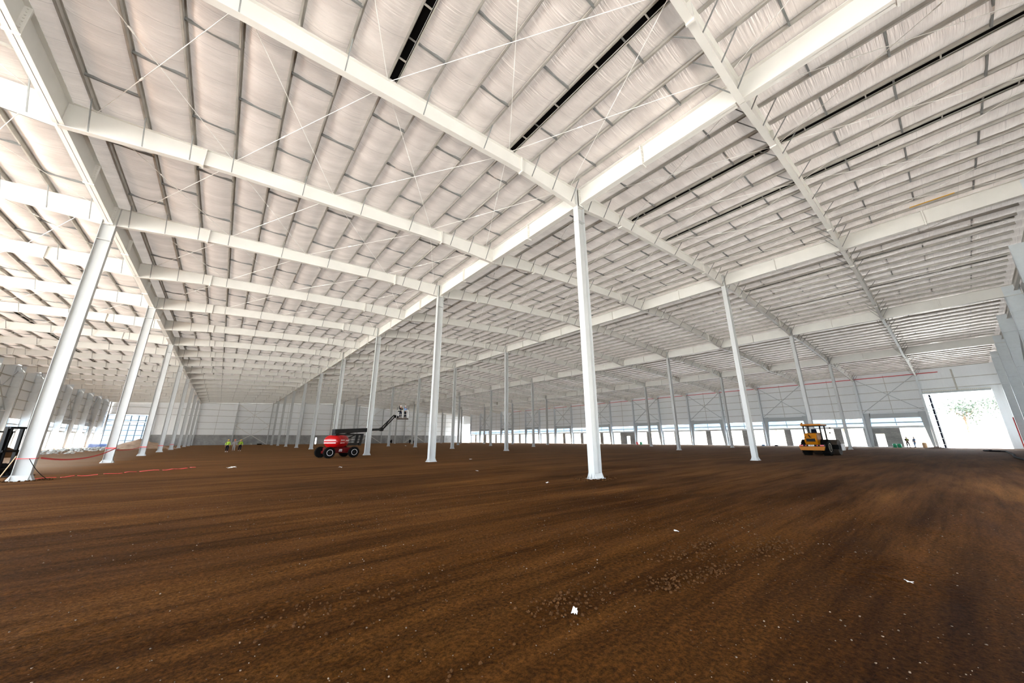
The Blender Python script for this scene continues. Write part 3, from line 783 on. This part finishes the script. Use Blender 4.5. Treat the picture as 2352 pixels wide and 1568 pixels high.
# basket
Bc = Vector((18.55-cxm, 46.15-cym, 4.30)); bx_ = Vector((.86, -.45, 0)).normalized(); by_ = Vector((-bx_.y, bx_.x, 0))
MB().bar(J, Bc-bx_*.55+Vector((0,0,.15)), .2, .3).build('basket_mount', M['black'], e)
bk = MB().bar(Bc-bx_*.72, Bc+bx_*.72, 1.0, .16).build('basket', M['grime'], e)
rl = MB()
for sx in (-.7, 0, .7):
    for sy in (-.47, .47): rl.tube(Bc+bx_*sx+by_*sy, Bc+bx_*sx+by_*sy+Vector((0,0,1.1)), .022, n=6)
for z_ in (.55, 1.1):
    for sy in (-.47, .47): rl.tube(Bc-bx_*.7+by_*sy+Vector((0,0,z_)), Bc+bx_*.7+by_*sy+Vector((0,0,z_)), .022, n=6)
    for sx in (-.7, .7): rl.tube(Bc+bx_*sx-by_*.47+Vector((0,0,z_)), Bc+bx_*sx+by_*.47+Vector((0,0,z_)), .022, n=6)
rl.build('guard_rail', M['rod'], bk)
MB().bar(Bc-bx_*.6+by_*-.40+Vector((0,0,.95)), Bc-bx_*.2+by_*-.40+Vector((0,0,.95)), .2, .14).build('control_box', M['black'], bk)
MB().tube(Bc+bx_*.68+by_*.4+Vector((0,0,1.1)), Bc+bx_*.68+by_*.4+Vector((0,0,1.65)), .02).build('tool_pole', M['darkcloth'], bk)
BASK = Vector((cxm, cym, 0))+Bc

# ---- yellow soil compactor, seen from behind
e = empty('road_roller', (46.45, 9.12, 0), math.radians(-4))
tag(e, 'amber road roller with canopy, seen from behind beside a column', 'road roller')
for s in (-1, 1):
    wheel(e, (0, s*.78, .75), (0, s, 0), .75, .56, rimmat='rim', lugs=22)
hood = MB(); hp = [(-1.15, 1.18), (-1.28, 1.45), (-1.05, 2.10), (.55, 2.18), (.6, .9), (-1.0, .9)]
hood.prism(hp, lambda p, q: (p, -.52+.10*max(0, q-1.5), q), lambda p, q: (p, .52-.10*max(0, q-1.5), q)); hood = hood.build('engine_hood', M['yellow'], e, bevel=.04)
MB().box(-1.30, -1.22, -.36, .34, 1.32, 1.60).build('radiator_grille', M['black'], hood)
mb = MB(); mb.bar((-1.22, .10, 1.98), (-1.32, .0, 1.72), .05, .05); mb.bar((-1.32, .0, 1.72), (-1.32, -.12, 1.72), .05, .05); mb.build('door_handle', M['black'], hood)
MB().box(-1.275, -1.25, .30, .47, 1.72, 1.77).build('small_lettering', M['darkcloth'], hood)
MB().prism([(-.98, .58), (.98, .58), (1.0, .86), (-1.0, .86)][:0] or [(-.92, .50), (.92, .50), (1.02, .86), (-1.02, .86)], lambda p, q: (-1.42, p, q), lambda p, q: (-1.22, p, q)).build('rear_bumper', M['yellow'], e, bevel=.02)
bar_ = MB().box(-1.36, -1.2, -1.0, 1.0, .87, 1.04).build('light_bar', M['black'], e)
for s in (-1, 1): MB().box(-1.39, -1.36, *(sorted((s*.66, s*.96))), .90, 1.01).build('tail_light', M['taillight'], bar_)
for s in (-1, 1): MB().box(-1.385, -1.36, *(sorted((s*.40, s*.48))), .92, 1.0).build('reflector', M['taillight'], bar_)
pl_ = MB().box(-1.385, -1.36, -.20, .24, .89, 1.02).build('number_plate', M['white'], bar_)
mb = MB()
for i_, y_ in enumerate((.17, .10, .03, -.05, -.13)): mb.box(-1.39, -1.385, y_-.022, y_+.022, .925, .935+.06*(i_ % 2)+.02)
mb.build('plate_marks', M['darkcloth'], pl_)
MB().box(-1.1, 1.6, -.45, .45, .55, .92).build('frame', M['black'], e)
for s in (-1, 1):
    for x_ in (-.25, 1.15): MB().bar((x_, s*.66, 1.15 if x_ > 0 else 1.3), (x_+(.0), s*.66, 2.86), .11, .11).build('canopy_post', M['black'], e)
    MB().box(-.4, 1.3, *sorted((s*.55, s*.72)), 1.05, 1.3).build('fender', M['black'], e)
can = MB().box(-.5, 1.45, -.82, .82, 2.84, 3.03).build('canopy', M['yellow'], e, bevel=.04)
MB().box(-.45, 1.4, -.78, .78, 2.80, 2.84).build('canopy_lining', M['darkcloth'], can)
MB().lathe((-.3, .72, 3.03), (0,0,1), [(0, .08), (.1, .07), (.14, .03)], 10).build('beacon', M['yellow'], can)
st_ = MB().box(.25, .75, -.28, .22, 1.95, 2.08); st_.bar((.28, -.03, 2.0), (.16, -.03, 2.52), .42, .12); st_.build('seat', M['navy'], e, bevel=.03)
MB().bar((.95, .35, 1.9), (.8, .35, 2.35), .05, .05).build('steering_column', M['black'], e)
mb = MB().lathe((3.05, -1.06, .74), (0, 1, 0), [(0, .66), (0.0, .74), (2.12, .74), (2.12, .66), (2.0, .60)], 40); mb.build('front_drum', M['grime'], e)
mb = MB(); mb.box(2.0, 2.15, -1.22, 1.22, .55, 1.0); mb.box(2.0, 3.9, -1.22, -1.1, .62, .92); mb.box(2.0, 3.9, 1.1, 1.22, .62, .92); mb.box(3.85, 4.0, -1.22, 1.22, .55, 1.0); mb.box(1.4, 2.05, -.3, .3, .6, 1.0)
mb.build('drum_frame', M['black'], e)
mb = MB(); mb.box(2.75, 3.35, -1.42, -1.23, .42, 1.08); mb.build('drum_drive_cover', M['white'], e, bevel=.05)
for y_, z_ in ((-1.05, 2.62), (-.98, 2.15)):
    m_ = MB().box(1.2, 1.28, y_-.06, y_+.06, z_-.07, z_+.07); m_.bar((1.22, y_, z_-.05), (1.2, -.66, z_-.2), .02, .02); m_.build('mirror', M['black'], e)

# ---- black forklift cut by the left frame edge
e = empty('forklift', (-8.72, 29.55, 0), math.atan2(-.45, .89))
tag(e, 'black forklift with tall mast standing at the left edge by the first column', 'forklift')
for (x_, y_) in ((.62, -.45), (.62, .45), (-.75, -.42), (-.75, .42)):
    wheel(e, (x_, y_, .31), (0, -1 if y_ < 0 else 1, 0), .31, .2, rimmat='rim', lugs=16)
MB().box(-1.15, .45, -.42, .42, .25, .85).build('body', M['black'], e, bevel=.05)
MB().box(-1.35, -.75, -.44, .44, .3, 1.05).build('counterweight', M['darkcloth'], e, bevel=.08)
for y_ in (-.33, .33):
    ms_ = MB().bar((1.0, y_, .08), (.93, y_, 2.35), .09, .13); ms_.bar((1.08, y_*.75, .08), (1.02, y_*.75, 2.3), .07, .09); ms_.build('mast_rail', M['black'], e)
    MB().box(1.12, 2.1, y_*.7-.05, y_*.7+.05, .05, .09).build('fork', M['darkcloth'], e)
    for (xa, xb, zb_) in ((.45, .55, 2.1), (-.75, -.6, 2.1)): MB().bar((xa, y_*1.15, .8), (xb, y_*1.1, zb_), .05, .05).build('guard_post', M['black'], e)
for z_ in (.35, 1.2, 2.3): MB().box(.93, 1.08, -.36, .36, z_-.05, z_+.05).build('mast_crossbar', M['black'], e)
MB().box(-.65, .6, -.42, .42, 2.08, 2.14).build('overhead_guard', M['black'], e)
MB().box(-.5, -.1, -.22, .22, .85, 1.0).build('seat', M['darkcloth'], e, bevel=.03)
MB().bar((1.28, -.3, .02), (1.58, -.25, .98), .03, .03).build('side_lever', M['tan'], e)

# ================================================================== people
def skel(name, pts, edges_, root_i, m, parent, sub=2):
    me = bpy.data.meshes.new(name); me.from_pydata([p[:3] for p in pts], edges_, []); me.update()
    o = bpy.data.objects.new(name, me); COL.objects.link(o); o.parent = parent
    sk = o.modifiers.new('skin', 'SKIN'); sk.use_smooth_shade = True
    sv = me.skin_vertices[0] if me.skin_vertices else None
    if not me.skin_vertices:
        me.attributes
    for i, p in enumerate(pts):
        r = p[3] if isinstance(p[3], tuple) else (p[3], p[3]); me.skin_vertices[0].data[i].radius = r
    me.skin_vertices[0].data[root_i].use_root = True
    sb = o.modifiers.new('sub', 'SUBSURF'); sb.levels = sub; sb.render_levels = sub
    me.materials.append(m); return o
def add_skin(me):
    bm = bmesh.new(); bm.from_mesh(me); bm.verts.layers.skin.verify(); bm.to_mesh(me); bm.free()
def sk(name, pts, edges_, root_i, m, parent, sub=1):
    me = bpy.data.meshes.new(name); me.from_pydata([p[:3] for p in pts], edges_, []); add_skin(me)
    for i, p in enumerate(pts):
        me.skin_vertices[0].data[i].radius = p[3] if isinstance(p[3], tuple) else (p[3], p[3])
    me.skin_vertices[0].data[root_i].use_root = True
    o = bpy.data.objects.new(name, me); COL.objects.link(o); o.parent = parent
    a_ = o.modifiers.new('skin', 'SKIN'); a_.use_smooth_shade = True
    b_ = o.modifiers.new('sub', 'SUBSURF'); b_.levels = sub; b_.render_levels = sub
    me.materials.append(m); return o
def person(loc, rz, label, shirt, trousers, helmet, stride=.15, armL=(.10, .05), armR=(-.05, .05), vest=None, h=1.7, armpose='down', lean=0, shoes='darkcloth', group=None):
    """faces +x before rotation, z up; one continuous skin body, clothes as children"""
    e = empty('person', loc, rz); tag(e, label, 'person', group); k = h/1.75
    def S_(p): return (p[0]*k+lean*p[2]*k, p[1]*k, p[2]*k, p[3] if len(p) > 3 else .05)
    hipL, hipR = (0, .10, .93, .085), (0, -.10, .93, .085)
    kL, kR = (stride*.55+.03, .11, .50, .058), (-stride*.15+.03, -.11, .50, .058)
    aL, aR = (stride, .12, .10, .042), (-stride, -.12, .12, .042)
    tL, tR = (stride+.16, .14, .035, .035), (-stride+.15, -.14, .045, .035)
    pel = (0, 0, .98, .13); ab = (0, 0, 1.15, .125); chs = (0, 0, 1.33, .145); nk = (0, 0, 1.50, .055); hd = (.01, 0, 1.60, .085); tp = (.01, 0, 1.70, .082)
    sL, sR = (0, .19, 1.41, .062), (0, -.19, 1.41, .062)
    if armpose == 'down': eL, eR = (armL[0]*.4-.02, .27, 1.13, .046), (armR[0]*.4-.02, -.27, 1.13, .046); wL, wR = (armL[0]+.05, .30, .89, .032), (armR[0]+.05, -.30, .89, .032)
    elif armpose == 'folded': eL, eR = (.08, .26, 1.14, .046), (.08, -.26, 1.14, .046); wL, wR = (.27, -.02, 1.20, .032), (.25, .03, 1.16, .032)
    elif armpose == 'talk': eL, eR = (.05, .25, 1.15, .046), (.02, -.26, 1.13, .046); wL, wR = (.27, .20, 1.22, .032), (.06, -.28, .9, .032)
    else: eL, eR = (.14, .28, 1.58, .046), (.02, -.26, 1.15, .046); wL, wR = (.20, .24, 1.85, .032), (.25, -.22, 1.15, .032)
    base = [pel, ab, chs, nk, hd, tp, sL, eL, wL, sR, eR, wR, hipL, kL, aL, tL, hipR, kR, aR, tR]
    ed = [(0, 1), (1, 2), (2, 3), (3, 4), (4, 5), (2, 6), (6, 7), (7, 8), (2, 9), (9, 10), (10, 11), (0, 12), (12, 13), (13, 14), (14, 15), (0, 16), (16, 17), (17, 18), (18, 19)]
    P_ = [S_(p) for p in base]
    for wi, ei, sd in ((8, 7, 1), (11, 10, -1)):
        wv, ev = Vector(P_[wi][:3]), Vector(P_[ei][:3]); d = (wv-ev).normalized(); sx = d.cross(Vector((0, sd, 0)))
        if sx.length < .1: sx = Vector((1, 0, 0))
        sx.normalize(); pm_ = wv+d*.07; n0 = len(P_); P_.append((*pm_, .030)); ed.append((wi, n0))
        for f_, (o_, L_) in enumerate(((-.030, .060), (-.010, .075), (.010, .070), (.029, .055))):
            a_ = pm_+sx*o_+d*.03; b_ = a_+d*L_*.5; c_ = b_+d*L_*.4-Vector((0, sd, 0))*.012
            n1 = len(P_); P_ += [(*a_, .0105), (*b_, .009), (*c_, .0075)]; ed += [(n0, n1), (n1, n1+1), (n1+1, n1+2)]
        a_ = pm_+sx*.038-d*.03; b_ = a_+sx*.02+d*.035; n1 = len(P_); P_ += [(*a_, .011), (*b_, .009)]; ed += [(n0, n1), (n1, n1+1)]
    body = sk('body', P_, ed, 0, M['skin'], e)
    f_ = MB(); hz = 1.655*k; hx = .01+lean*hz
    f_.box(hx+.075, hx+.112, -.012, .012, hz-.055, hz-.02)
    for s in (-1, 1): f_.box(hx-.01, hx+.02, s*.088-.008, s*.088+.008, hz-.05, hz+.005)
    f_.build('nose_and_ears', M['skin'], body)
    f_ = MB()
    for s in (-1, 1): f_.box(hx+.082, hx+.094, s*.032-.010, s*.032+.010, hz-.012, hz+.002)
    f_.box(hx+.08, hx+.094, -.025, .025, hz-.085, hz-.075); f_.build('eyes_and_mouth', M['navy'], body)
    def grow(i, g): p = P_[i]; return (*p[:3], p[3]+g)
    neck = S_((0, 0, 1.455, .075)); waist = S_((0, 0, .92, .155))
    sh = [waist, grow(1, .022), grow(2, .020), neck, grow(6, .016), grow(7, .014), (*(Vector(P_[7][:3]).lerp(Vector(P_[8][:3]), .86)), .045), grow(9, .016), grow(10, .014), (*(Vector(P_[10][:3]).lerp(Vector(P_[11][:3]), .86)), .045)]
    so = sk('shirt', sh, [(0, 1), (1, 2), (2, 3), (2, 4), (4, 5), (5, 6), (2, 7), (7, 8), (8, 9)], 0, M[shirt], e)
    tr_ = [S_((0, 0, 1.0, .148)), S_((0, 0, .9, .145)), (*P_[12][:3], .105), grow(13, .022), (*(Vector(P_[13][:3]).lerp(Vector(P_[14][:3]), .92)), .062), (*P_[16][:3], .105), grow(17, .022), (*(Vector(P_[17][:3]).lerp(Vector(P_[18][:3]), .92)), .062)]
    sk('trousers', tr_, [(0, 1), (1, 2), (2, 3), (3, 4), (1, 5), (5, 6), (6, 7)], 0, M[trousers], e)
    for a_, b_ in ((14, 15), (18, 19)):
        pa, pb = P_[a_], P_[b_]; z0 = .05
        sk('shoe', [(pa[0]-.04, pa[1], max(.05, pa[2]-.03), .05), (pb[0]-.03, pb[1], .045, .045), (pb[0]+.03, pb[1], .04, .036)], [(0, 1), (1, 2)], 0, M[shoes], e)
    if vest:
        sk('vest', [S_((0, 0, 1.0, .172)), grow(1, .04), grow(2, .038), S_((0, 0, 1.42, .10))], [(0, 1), (1, 2), (2, 3)], 0, M[vest], e)
        MB().lathe((lean*1.12*k, 0, 1.08*k), (0, 0, 1), [(0, .188), (.05, .188)], 18).build('reflective_band', M['white'], e)
    if helmet:
        hl = MB().lathe((hx, 0, hz+.01), (0, 0, 1), [(0, .118), (.05, .115), (.09, .095), (.12, .06), (.13, .02)], 18); hl.box(hx+.06, hx+.165, -.08, .08, hz+.005, hz+.018)
        hl.build('helmet', M[helmet], e, smooth=True)
    return e
face = lambda x, y: math.atan2(-y, -x)
person((1.1, 66.3, 0), -1.75, 'person in lime shirt and dark trousers walking, leftmost of the three', 'hiviz', 'navy', 'helmy', .16, (.15, 0), (-.1, 0), shoes='white', group='three walking workers')
person((1.95, 69.4, 0), -1.7, 'person in grey shirt and trousers with coral helmet, walking in the middle', 'greycloth', 'greycloth', 'helmr', .13, (-.1, 0), (.12, 0), group='three walking workers')
person((2.72, 70.6, 0), -1.6, 'person in lime shirt and yellow helmet walking, rightmost of the three', 'hiviz', 'navy', 'helmy', .22, (.15, 0), (-.12, 0), shoes='white', group='three walking workers', h=1.68)
person((90.25, 5.62, 0), -2.6, 'person with folded arms in lime vest by the dock opening', 'navy', 'navy', 'helmw', .10, armpose='folded', vest='hiviz', h=1.74)
person((90.3, 4.85, 0), 2.2, 'person in blue shirt leaning and talking by the dock opening', 'bluecloth', 'bluecloth', 'helmw', .14, armpose='talk', h=1.74, lean=-.06)
person(BASK-bx_*.30+Vector((0, 0, .08)), .9, 'person in charcoal shirt working in the lift basket, at its left', 'darkcloth', 'navy', 'helmw', .05, armpose='up', h=1.62)
person(BASK+bx_*.28+by_*.1+Vector((0, 0, .08)), .5, 'person in blue shirt reaching up in the lift basket, at its right', 'bluecloth', 'darkcloth', 'helmw', .05, armpose='up', h=1.62)

# ================================================================== heaps, tapes, small things
def mound(name, c, rx, ry, h, m, label, cat, seed=1, n=30, rings=12, rough=.12, sharp=1.0):
    vs = [(0, 0, h)]
    for j in range(1, rings+1):
        t = j/rings
        for i in range(n):
            q = 2*PI*i/n; rr_ = t*(1+.13*noise.noise(Vector((math.cos(q)*1.3+seed, math.sin(q)*1.3, seed))))
            x, y = rx*rr_*math.cos(q), ry*rr_*math.sin(q)
            z = h*(max(0, 1-t)**sharp)+rough*h*noise.noise(Vector((x*.9, y*.9, seed*3)))*(1-t)**.5 - (.06 if j == rings else 0)
            vs.append((x, y, z))
    f = [(0, 1+i, 1+(i+1) % n) for i in range(n)]
    for j in range(rings-1):
        for i in range(n): f.append((1+j*n+i, 1+(j+1)*n+i, 1+(j+1)*n+(i+1) % n, 1+j*n+(i+1) % n))
    o = MB().add(vs, f).build(name, M[m], None, c, smooth=True); tag(o, label, cat); return o
mound('sand_heap', (-12.6, 106.5, 0), 4.6, 4.2, 1.95, 'sand', 'pale pinkish cone of sand behind the third column of the left line', 'sand heap', 2, sharp=.9)
mound('earth_heap', (-17.7, 63.5, 0), 2.6, 2.2, 1.25, 'clod', 'brown heap of earth between the forklift and the first column', 'earth heap', 5)
mound('earth_heap', (84.6, 2.4, 0), 2.0, 1.4, .34, 'clod', 'low dark ridge of earth inside the big open door', 'earth heap', 7)
mound('sand_heap', (-6.9, 98.0, 0), .9, .7, .35, 'sand', 'small sandy lump beside the foot of a left line column', 'sand heap', 9)
def chunk(mb, c, s, rnd, fl=.6):
    bm = bmesh.new(); bmesh.ops.create_icosphere(bm, subdivisions=1, radius=s)
    for v in bm.verts: v.co = Vector((v.co.x*rnd.uniform(.6, 1.3), v.co.y*rnd.uniform(.6, 1.3), v.co.z*fl*rnd.uniform(.6, 1.2)))+Vector(c)
    bm.verts.index_update(); mb.add([v.co[:] for v in bm.verts], [tuple(v.index for v in f.verts) for f in bm.faces]); bm.free()
rnd = random.Random(3)
mb = MB()
for i in range(420):
    y = rnd.uniform(70, 140); x = rnd.uniform(-23.5, -16.0)+rnd.gauss(0, .8)
    chunk(mb, (x, y, .05), rnd.uniform(.08, .42), rnd, .5)
tag(mb.build('rubble', M['rubble']), 'pale broken rubble strewn along the left side wall', 'rubble', kind='stuff')
mb = MB()
for i in range(150):
    q = rnd.uniform(0, 2*PI); r_ = rnd.uniform(.42, .95); chunk(mb, (13.04+r_*math.cos(q)*1.15, 10.33+r_*math.sin(q)*.8, .02), rnd.uniform(.015, .055), rnd, .8)
for i in range(60):
    q = rnd.uniform(0, 2*PI); r_ = rnd.uniform(.45, .8); chunk(mb, (-6.44+r_*math.cos(q)*1.2, 26.08+r_*math.sin(q)*.8, .02), rnd.uniform(.015, .05), rnd, .8)
tag(mb.build('loose_clods', M['clod']), 'loose earth clods around the feet of the nearest columns', 'clods', kind='stuff')
mb = MB()
for i in range(2600):
    d = 1.2+13*rnd.random()**1.3; q = YAW+rnd.uniform(-1.05, 1.05); x, y = d*math.sin(q), d*math.cos(q)
    s_ = rnd.choice((.003, .0035, .004, .005, .0075))*(1+d*.05); chunk(mb, (x, y, s_*.3), s_, rnd, .8)
tag(mb.build('gravel', M['stone']), 'fine pale gravel scattered over the brown soil in front', 'gravel', kind='stuff')
mb = MB()
for (px_, py_, n_, sp_) in ((1.5, 4.6, 120, .6), (6.2, 3.0, 160, .5), (7.2, 2.3, 160, .45), (2.3, 8.0, 90, .9), (5.4, 2.4, 90, .25), (8.6, 3.3, 120, .7), (3.2, 3.0, 120, .35), (4.6, 2.6, 120, .3), (.7, 2.6, 160, .5), (6.0, 5.0, 120, .9)):
    for i in range(n_): chunk(mb, (px_+rnd.gauss(0, sp_), py_+rnd.gauss(0, sp_*.4), .01), rnd.uniform(.006, .022), rnd, .8)
tag(mb.build('churned_earth', M['clod']), 'churned clods of dark earth in the foreground wheel tracks', 'clods', kind='stuff')
# paper scraps
for (x, y, s_, lb) in ((3.09, 2.82, .055, 'white crumpled scrap in the middle foreground, largest of the litter'), (6.98, 3.73, .05, 'pale scrap lying on soil right of the nearest column foot'), (11.18, 16.85, .10, 'pale scrap on the soil halfway to the red lift'),
                       (10.4, 10.65, .07, 'pale scrap just left of the nearest column foot'), (6.18, 24.54, .13, 'pale scrap in front of the red lift'), (.91, 28.88, .22, 'long pale scrap in front of the three walkers'),
                       (16.93, 26.48, .15, 'pale scrap right of the second column of the second line'), (6.78, .75, .04, 'tiny pale scrap in the right foreground'), (36.7, 87.6, .4, 'white scrap far off below the lift basket')):
    mb = MB()
    for q in range(3):
        c0 = Vector((x+rnd.uniform(-.4, .4)*s_, y+rnd.uniform(-.4, .4)*s_, .012+s_*.2)); a_ = rnd.uniform(0, 3)
        v0 = Vector((math.cos(a_), math.sin(a_), rnd.uniform(-.2, .5)))*s_; v1 = Vector((-math.sin(a_), math.cos(a_), rnd.uniform(0, .4)))*s_*.4
        mb.add([c0-v0, c0+v1*.9, c0+v0, c0-v1, c0-v0-Vector((0,0,.004)), c0+v1*.9-Vector((0,0,.004)), c0+v0-Vector((0,0,.004)), c0-v1-Vector((0,0,.004))], [(0,1,2,3),(7,6,5,4),(0,4,5,1),(1,5,6,2),(2,6,7,3),(3,7,4,0)])
    tag(mb.build('paper_scrap', M['paper']), lb, 'litter', 'scraps on the soil')
# barrier tapes
cols0 = [RY[2+2*i] for i in range(9)]
for i in range(1, 6):
    y = cols0[i]; x = GX[0]
    mb = MB(); z_ = (.93, 1.10, .95, .9, .9)[i-1]
    for (a_, b_) in (((x-.275, y-.175), (x+.275, y-.175)), ((x+.275, y-.175), (x+.275, y+.175)), ((x+.275, y+.175), (x-.275, y+.175)), ((x-.275, y+.175), (x-.275, y-.175))):
        mb.bar((*a_, z_), (*b_, z_), .01, .08 if i > 1 else .03)
    tag(mb.build('tape_band', M['tape']), 'red tape band tied round the %s visible column of the left line' % ORD[i], 'tape', 'tape bands')
for i in (1, 2):
    y0, y1 = cols0[i]+.3, cols0[i+1]-.25; mb = MB(); x = GX[0]+.3 if i == 1 else GX[0]-.3
    pts = [Vector((x+.0*t, y0+(y1-y0)*t, (.93, 1.1)[i-1]+((1.1, .9)[i-1]-(.93, 1.1)[i-1])*t-.35*4*t*(1-t)*(1 if i == 1 else .6))) for t in rng(0, 1, 16)]
    for a_, b_ in zip(pts[:-1], pts[1:]): mb.bar(a_, b_, .01, .07)
    tag(mb.build('barrier_tape', M['tape']), 'sagging red tape strung from the %s to the %s left line column' % (ORD[i], ORD[i+1]), 'tape')
mb = MB(); pts = [Vector((-6.1+5.2*t+.12*math.sin(t*19), 26.3+3.9*t+.15*math.sin(t*13), .045+.02*math.sin(t*40))) for t in rng(0, 1, 40)]
for j, (a_, b_) in enumerate(zip(pts[:-1], pts[1:])):
    if j % 5 != 3: mb.bar(a_, b_, .07 if j < 24 else .16, .02)
tag(mb.build('fallen_tape', M['tape']), 'red tape lying twisted on the soil right of the first left column', 'tape')
mb = MB(); pts = [Vector((-6.44+.1+.75*t, 25.88-.25*t, .93-.88*t-.10*4*t*(1-t))) for t in rng(0, 1, 10)]
for a_, b_ in zip(pts[:-1], pts[1:]): mb.tube(a_, b_, .012, n=5)
tag(mb.build('loose_cord', M['dark']), 'dark cord hanging from the first left column to the soil', 'cord')
# drums, barrel, crates
for (y, lb) in ((7.2, 'green drum by the dock wall, left of its twin'), (6.62, 'green drum by the dock wall, right one of the pair')):
    o = MB().lathe((90.3, y, 0), (0,0,1), [(0, .22), (.02, .24), (.28, .25), (.56, .24), (.6, .2)], 18).build('drum', M['green'], smooth=True); tag(o, lb, 'drum', 'green drums')
    MB().lathe((90.3, y, .6), (0,0,1), [(0, .21), (.025, .21)], 18).build('lid', M['green'], o)
o = MB().lathe((90.3, 3.78, 0), (0,0,1), [(0, .22), (.1, .27), (.6, .28), (.8, .24), (.84, .2)], 18).build('barrel', M['tan'], smooth=True); tag(o, 'tan barrel standing at the right of the two talking workers', 'barrel')
for j in range(5):
    x = -24.2+j*.82; e = empty('crate_stack', (x, 134.0+j*-.6, 0)); tag(e, 'blue crate stack by the glazed corner, %s from the left' % ORD[j+1], 'crates', 'blue crate stacks')
    for q in range(3): MB().box(-.38, .38, -.3, .3, .02+q*.27, .26+q*.27).build('crate', M['blue'], e, bevel=.02)
for j, (x, lb, r_) in enumerate(((55.5, 'dark cable reel by the far wall, left of the pair', .75), (64.4, 'dark cable reel by the far wall, right of the pair', .75), (66.3, 'smaller dark reel at the far right of the far wall', .55))):
    e = empty('cable_reel', (x, YF-3, 0)); tag(e, lb, 'cable reel', 'cable reels')
    for s in (-.45, .45): MB().lathe((s-.04, 0, r_), (1, 0, 0), [(0, r_), (.08, r_)], 20).build('flange', M['darkcloth'], e)
    MB().lathe((-.41, 0, r_), (1, 0, 0), [(0, r_*.6), (.82, r_*.6)], 16).build('cable', M['black'], e)
o = MB().box(10.3, 11.6, YF-1.6, YF-.8, 0, .35); o = o.build('timber_pile', M['darkcloth']); tag(o, 'dark pile of timber at the foot of the far wall', 'timber')
e = empty('concrete_lump', (8.6, YF-1.3, 0)); tag(e, 'small pale lump at the foot of the braced far wall panel', 'rubble'); mb = MB(); chunk(mb, (0, 0, .25), .4, rnd, .8); mb.build('lump', M['rubble'], e)
# hose by the right edge
pts = [(74.6, -2.2), (73.2, -1.6), (71.4, -2.0), (71.2, -2.8), (70.0, -3.1), (64, -3.0), (58, -2.9), (52, -2.6), (46, -2.7), (40, -2.5)]
mb = MB()
for a_, b_ in zip(pts[:-1], pts[1:]): mb.tube((*a_, .09), (*b_, .09), .09, n=8)
tag(mb.build('hose', M['darkcloth']), 'thick dark hose lying on the soil at the right edge', 'hose')
# crates and clutter along the dock side
for j, (y, c, hgt) in enumerate(((56.3, 'taillight', .7), (55.2, 'green', .7), (26.5, 'bluecloth', .3), (24.2, 'darkcloth', .25), (17.2, 'bluecloth', .28), (12.9, 'white', .3))):
    o = MB().box(90.0, 90.5, y-.25, y+.25, 0, hgt).build('storage_box', M[c], bevel=.03)
    tag(o, '%s box on the floor along the dock wall, %s from far end' % (('red', 'green', 'blue', 'dark', 'blue', 'white')[j], ORD[j+1]), 'box', 'boxes along the dock wall')

# ================================================================== trees outside the dock side
def tree(x, y, z0, h, r, seed, label):
    e = empty('tree', (x, y, z0)); tag(e, label, 'tree', 'trees on the slope'); rn = random.Random(seed)
    tk = MB().tube((0, 0, -.5), (0, 0, h*.55), .22, .12, 8)
    for q in range(5):
        a_ = rn.uniform(0, 6.28); tk.tube((0, 0, h*rn.uniform(.3, .5)), (r*.6*math.cos(a_), r*.6*math.sin(a_), h*rn.uniform(.6, .8)), .09, .03, 5)
    tk.build('trunk', M['bark'], e); mb = MB()
    cl = [(rn.gauss(0, r*.38), rn.gauss(0, r*.38), h*.68+rn.gauss(0, h*.12), rn.uniform(.3, .55)*r) for _ in range(14)]
    for (cx_, cy_, cz_, cr) in cl:
        for _ in range(70):
            d = Vector((rn.gauss(0, 1), rn.gauss(0, 1), rn.gauss(0, 1))).normalized()*cr*rn.uniform(.7, 1.05); p = Vector((cx_, cy_, cz_))+d
            u_ = Vector((rn.gauss(0, 1), rn.gauss(0, 1), rn.gauss(0, 1))).normalized()*.28; v_ = u_.cross(d).normalized()*.2
            mb.add([p-u_, p+v_, p+u_, p-v_], [(0, 1, 2, 3)])
    mb.build('foliage', M['leaf'], e)
for j, (x, y, h, r) in enumerate(((150, -2, 9, 4.5), (158, 6, 8, 4), (165, -10, 9, 4.5), (150, 22, 8, 4), (152, 40, 9, 4.5), (156, 58, 9, 5), (160, 80, 10, 5), (165, 110, 10, 5), (148, 68, 8, 4))):
    i_ = (x-128)/7; z0 = 11*(1-math.exp(-(i_/24)*2.4))-.3
    tree(x, y, z0, h, r, j+10, 'leafy tree on the slope outside, %s of those seen through the dock side' % ORD[j+1])
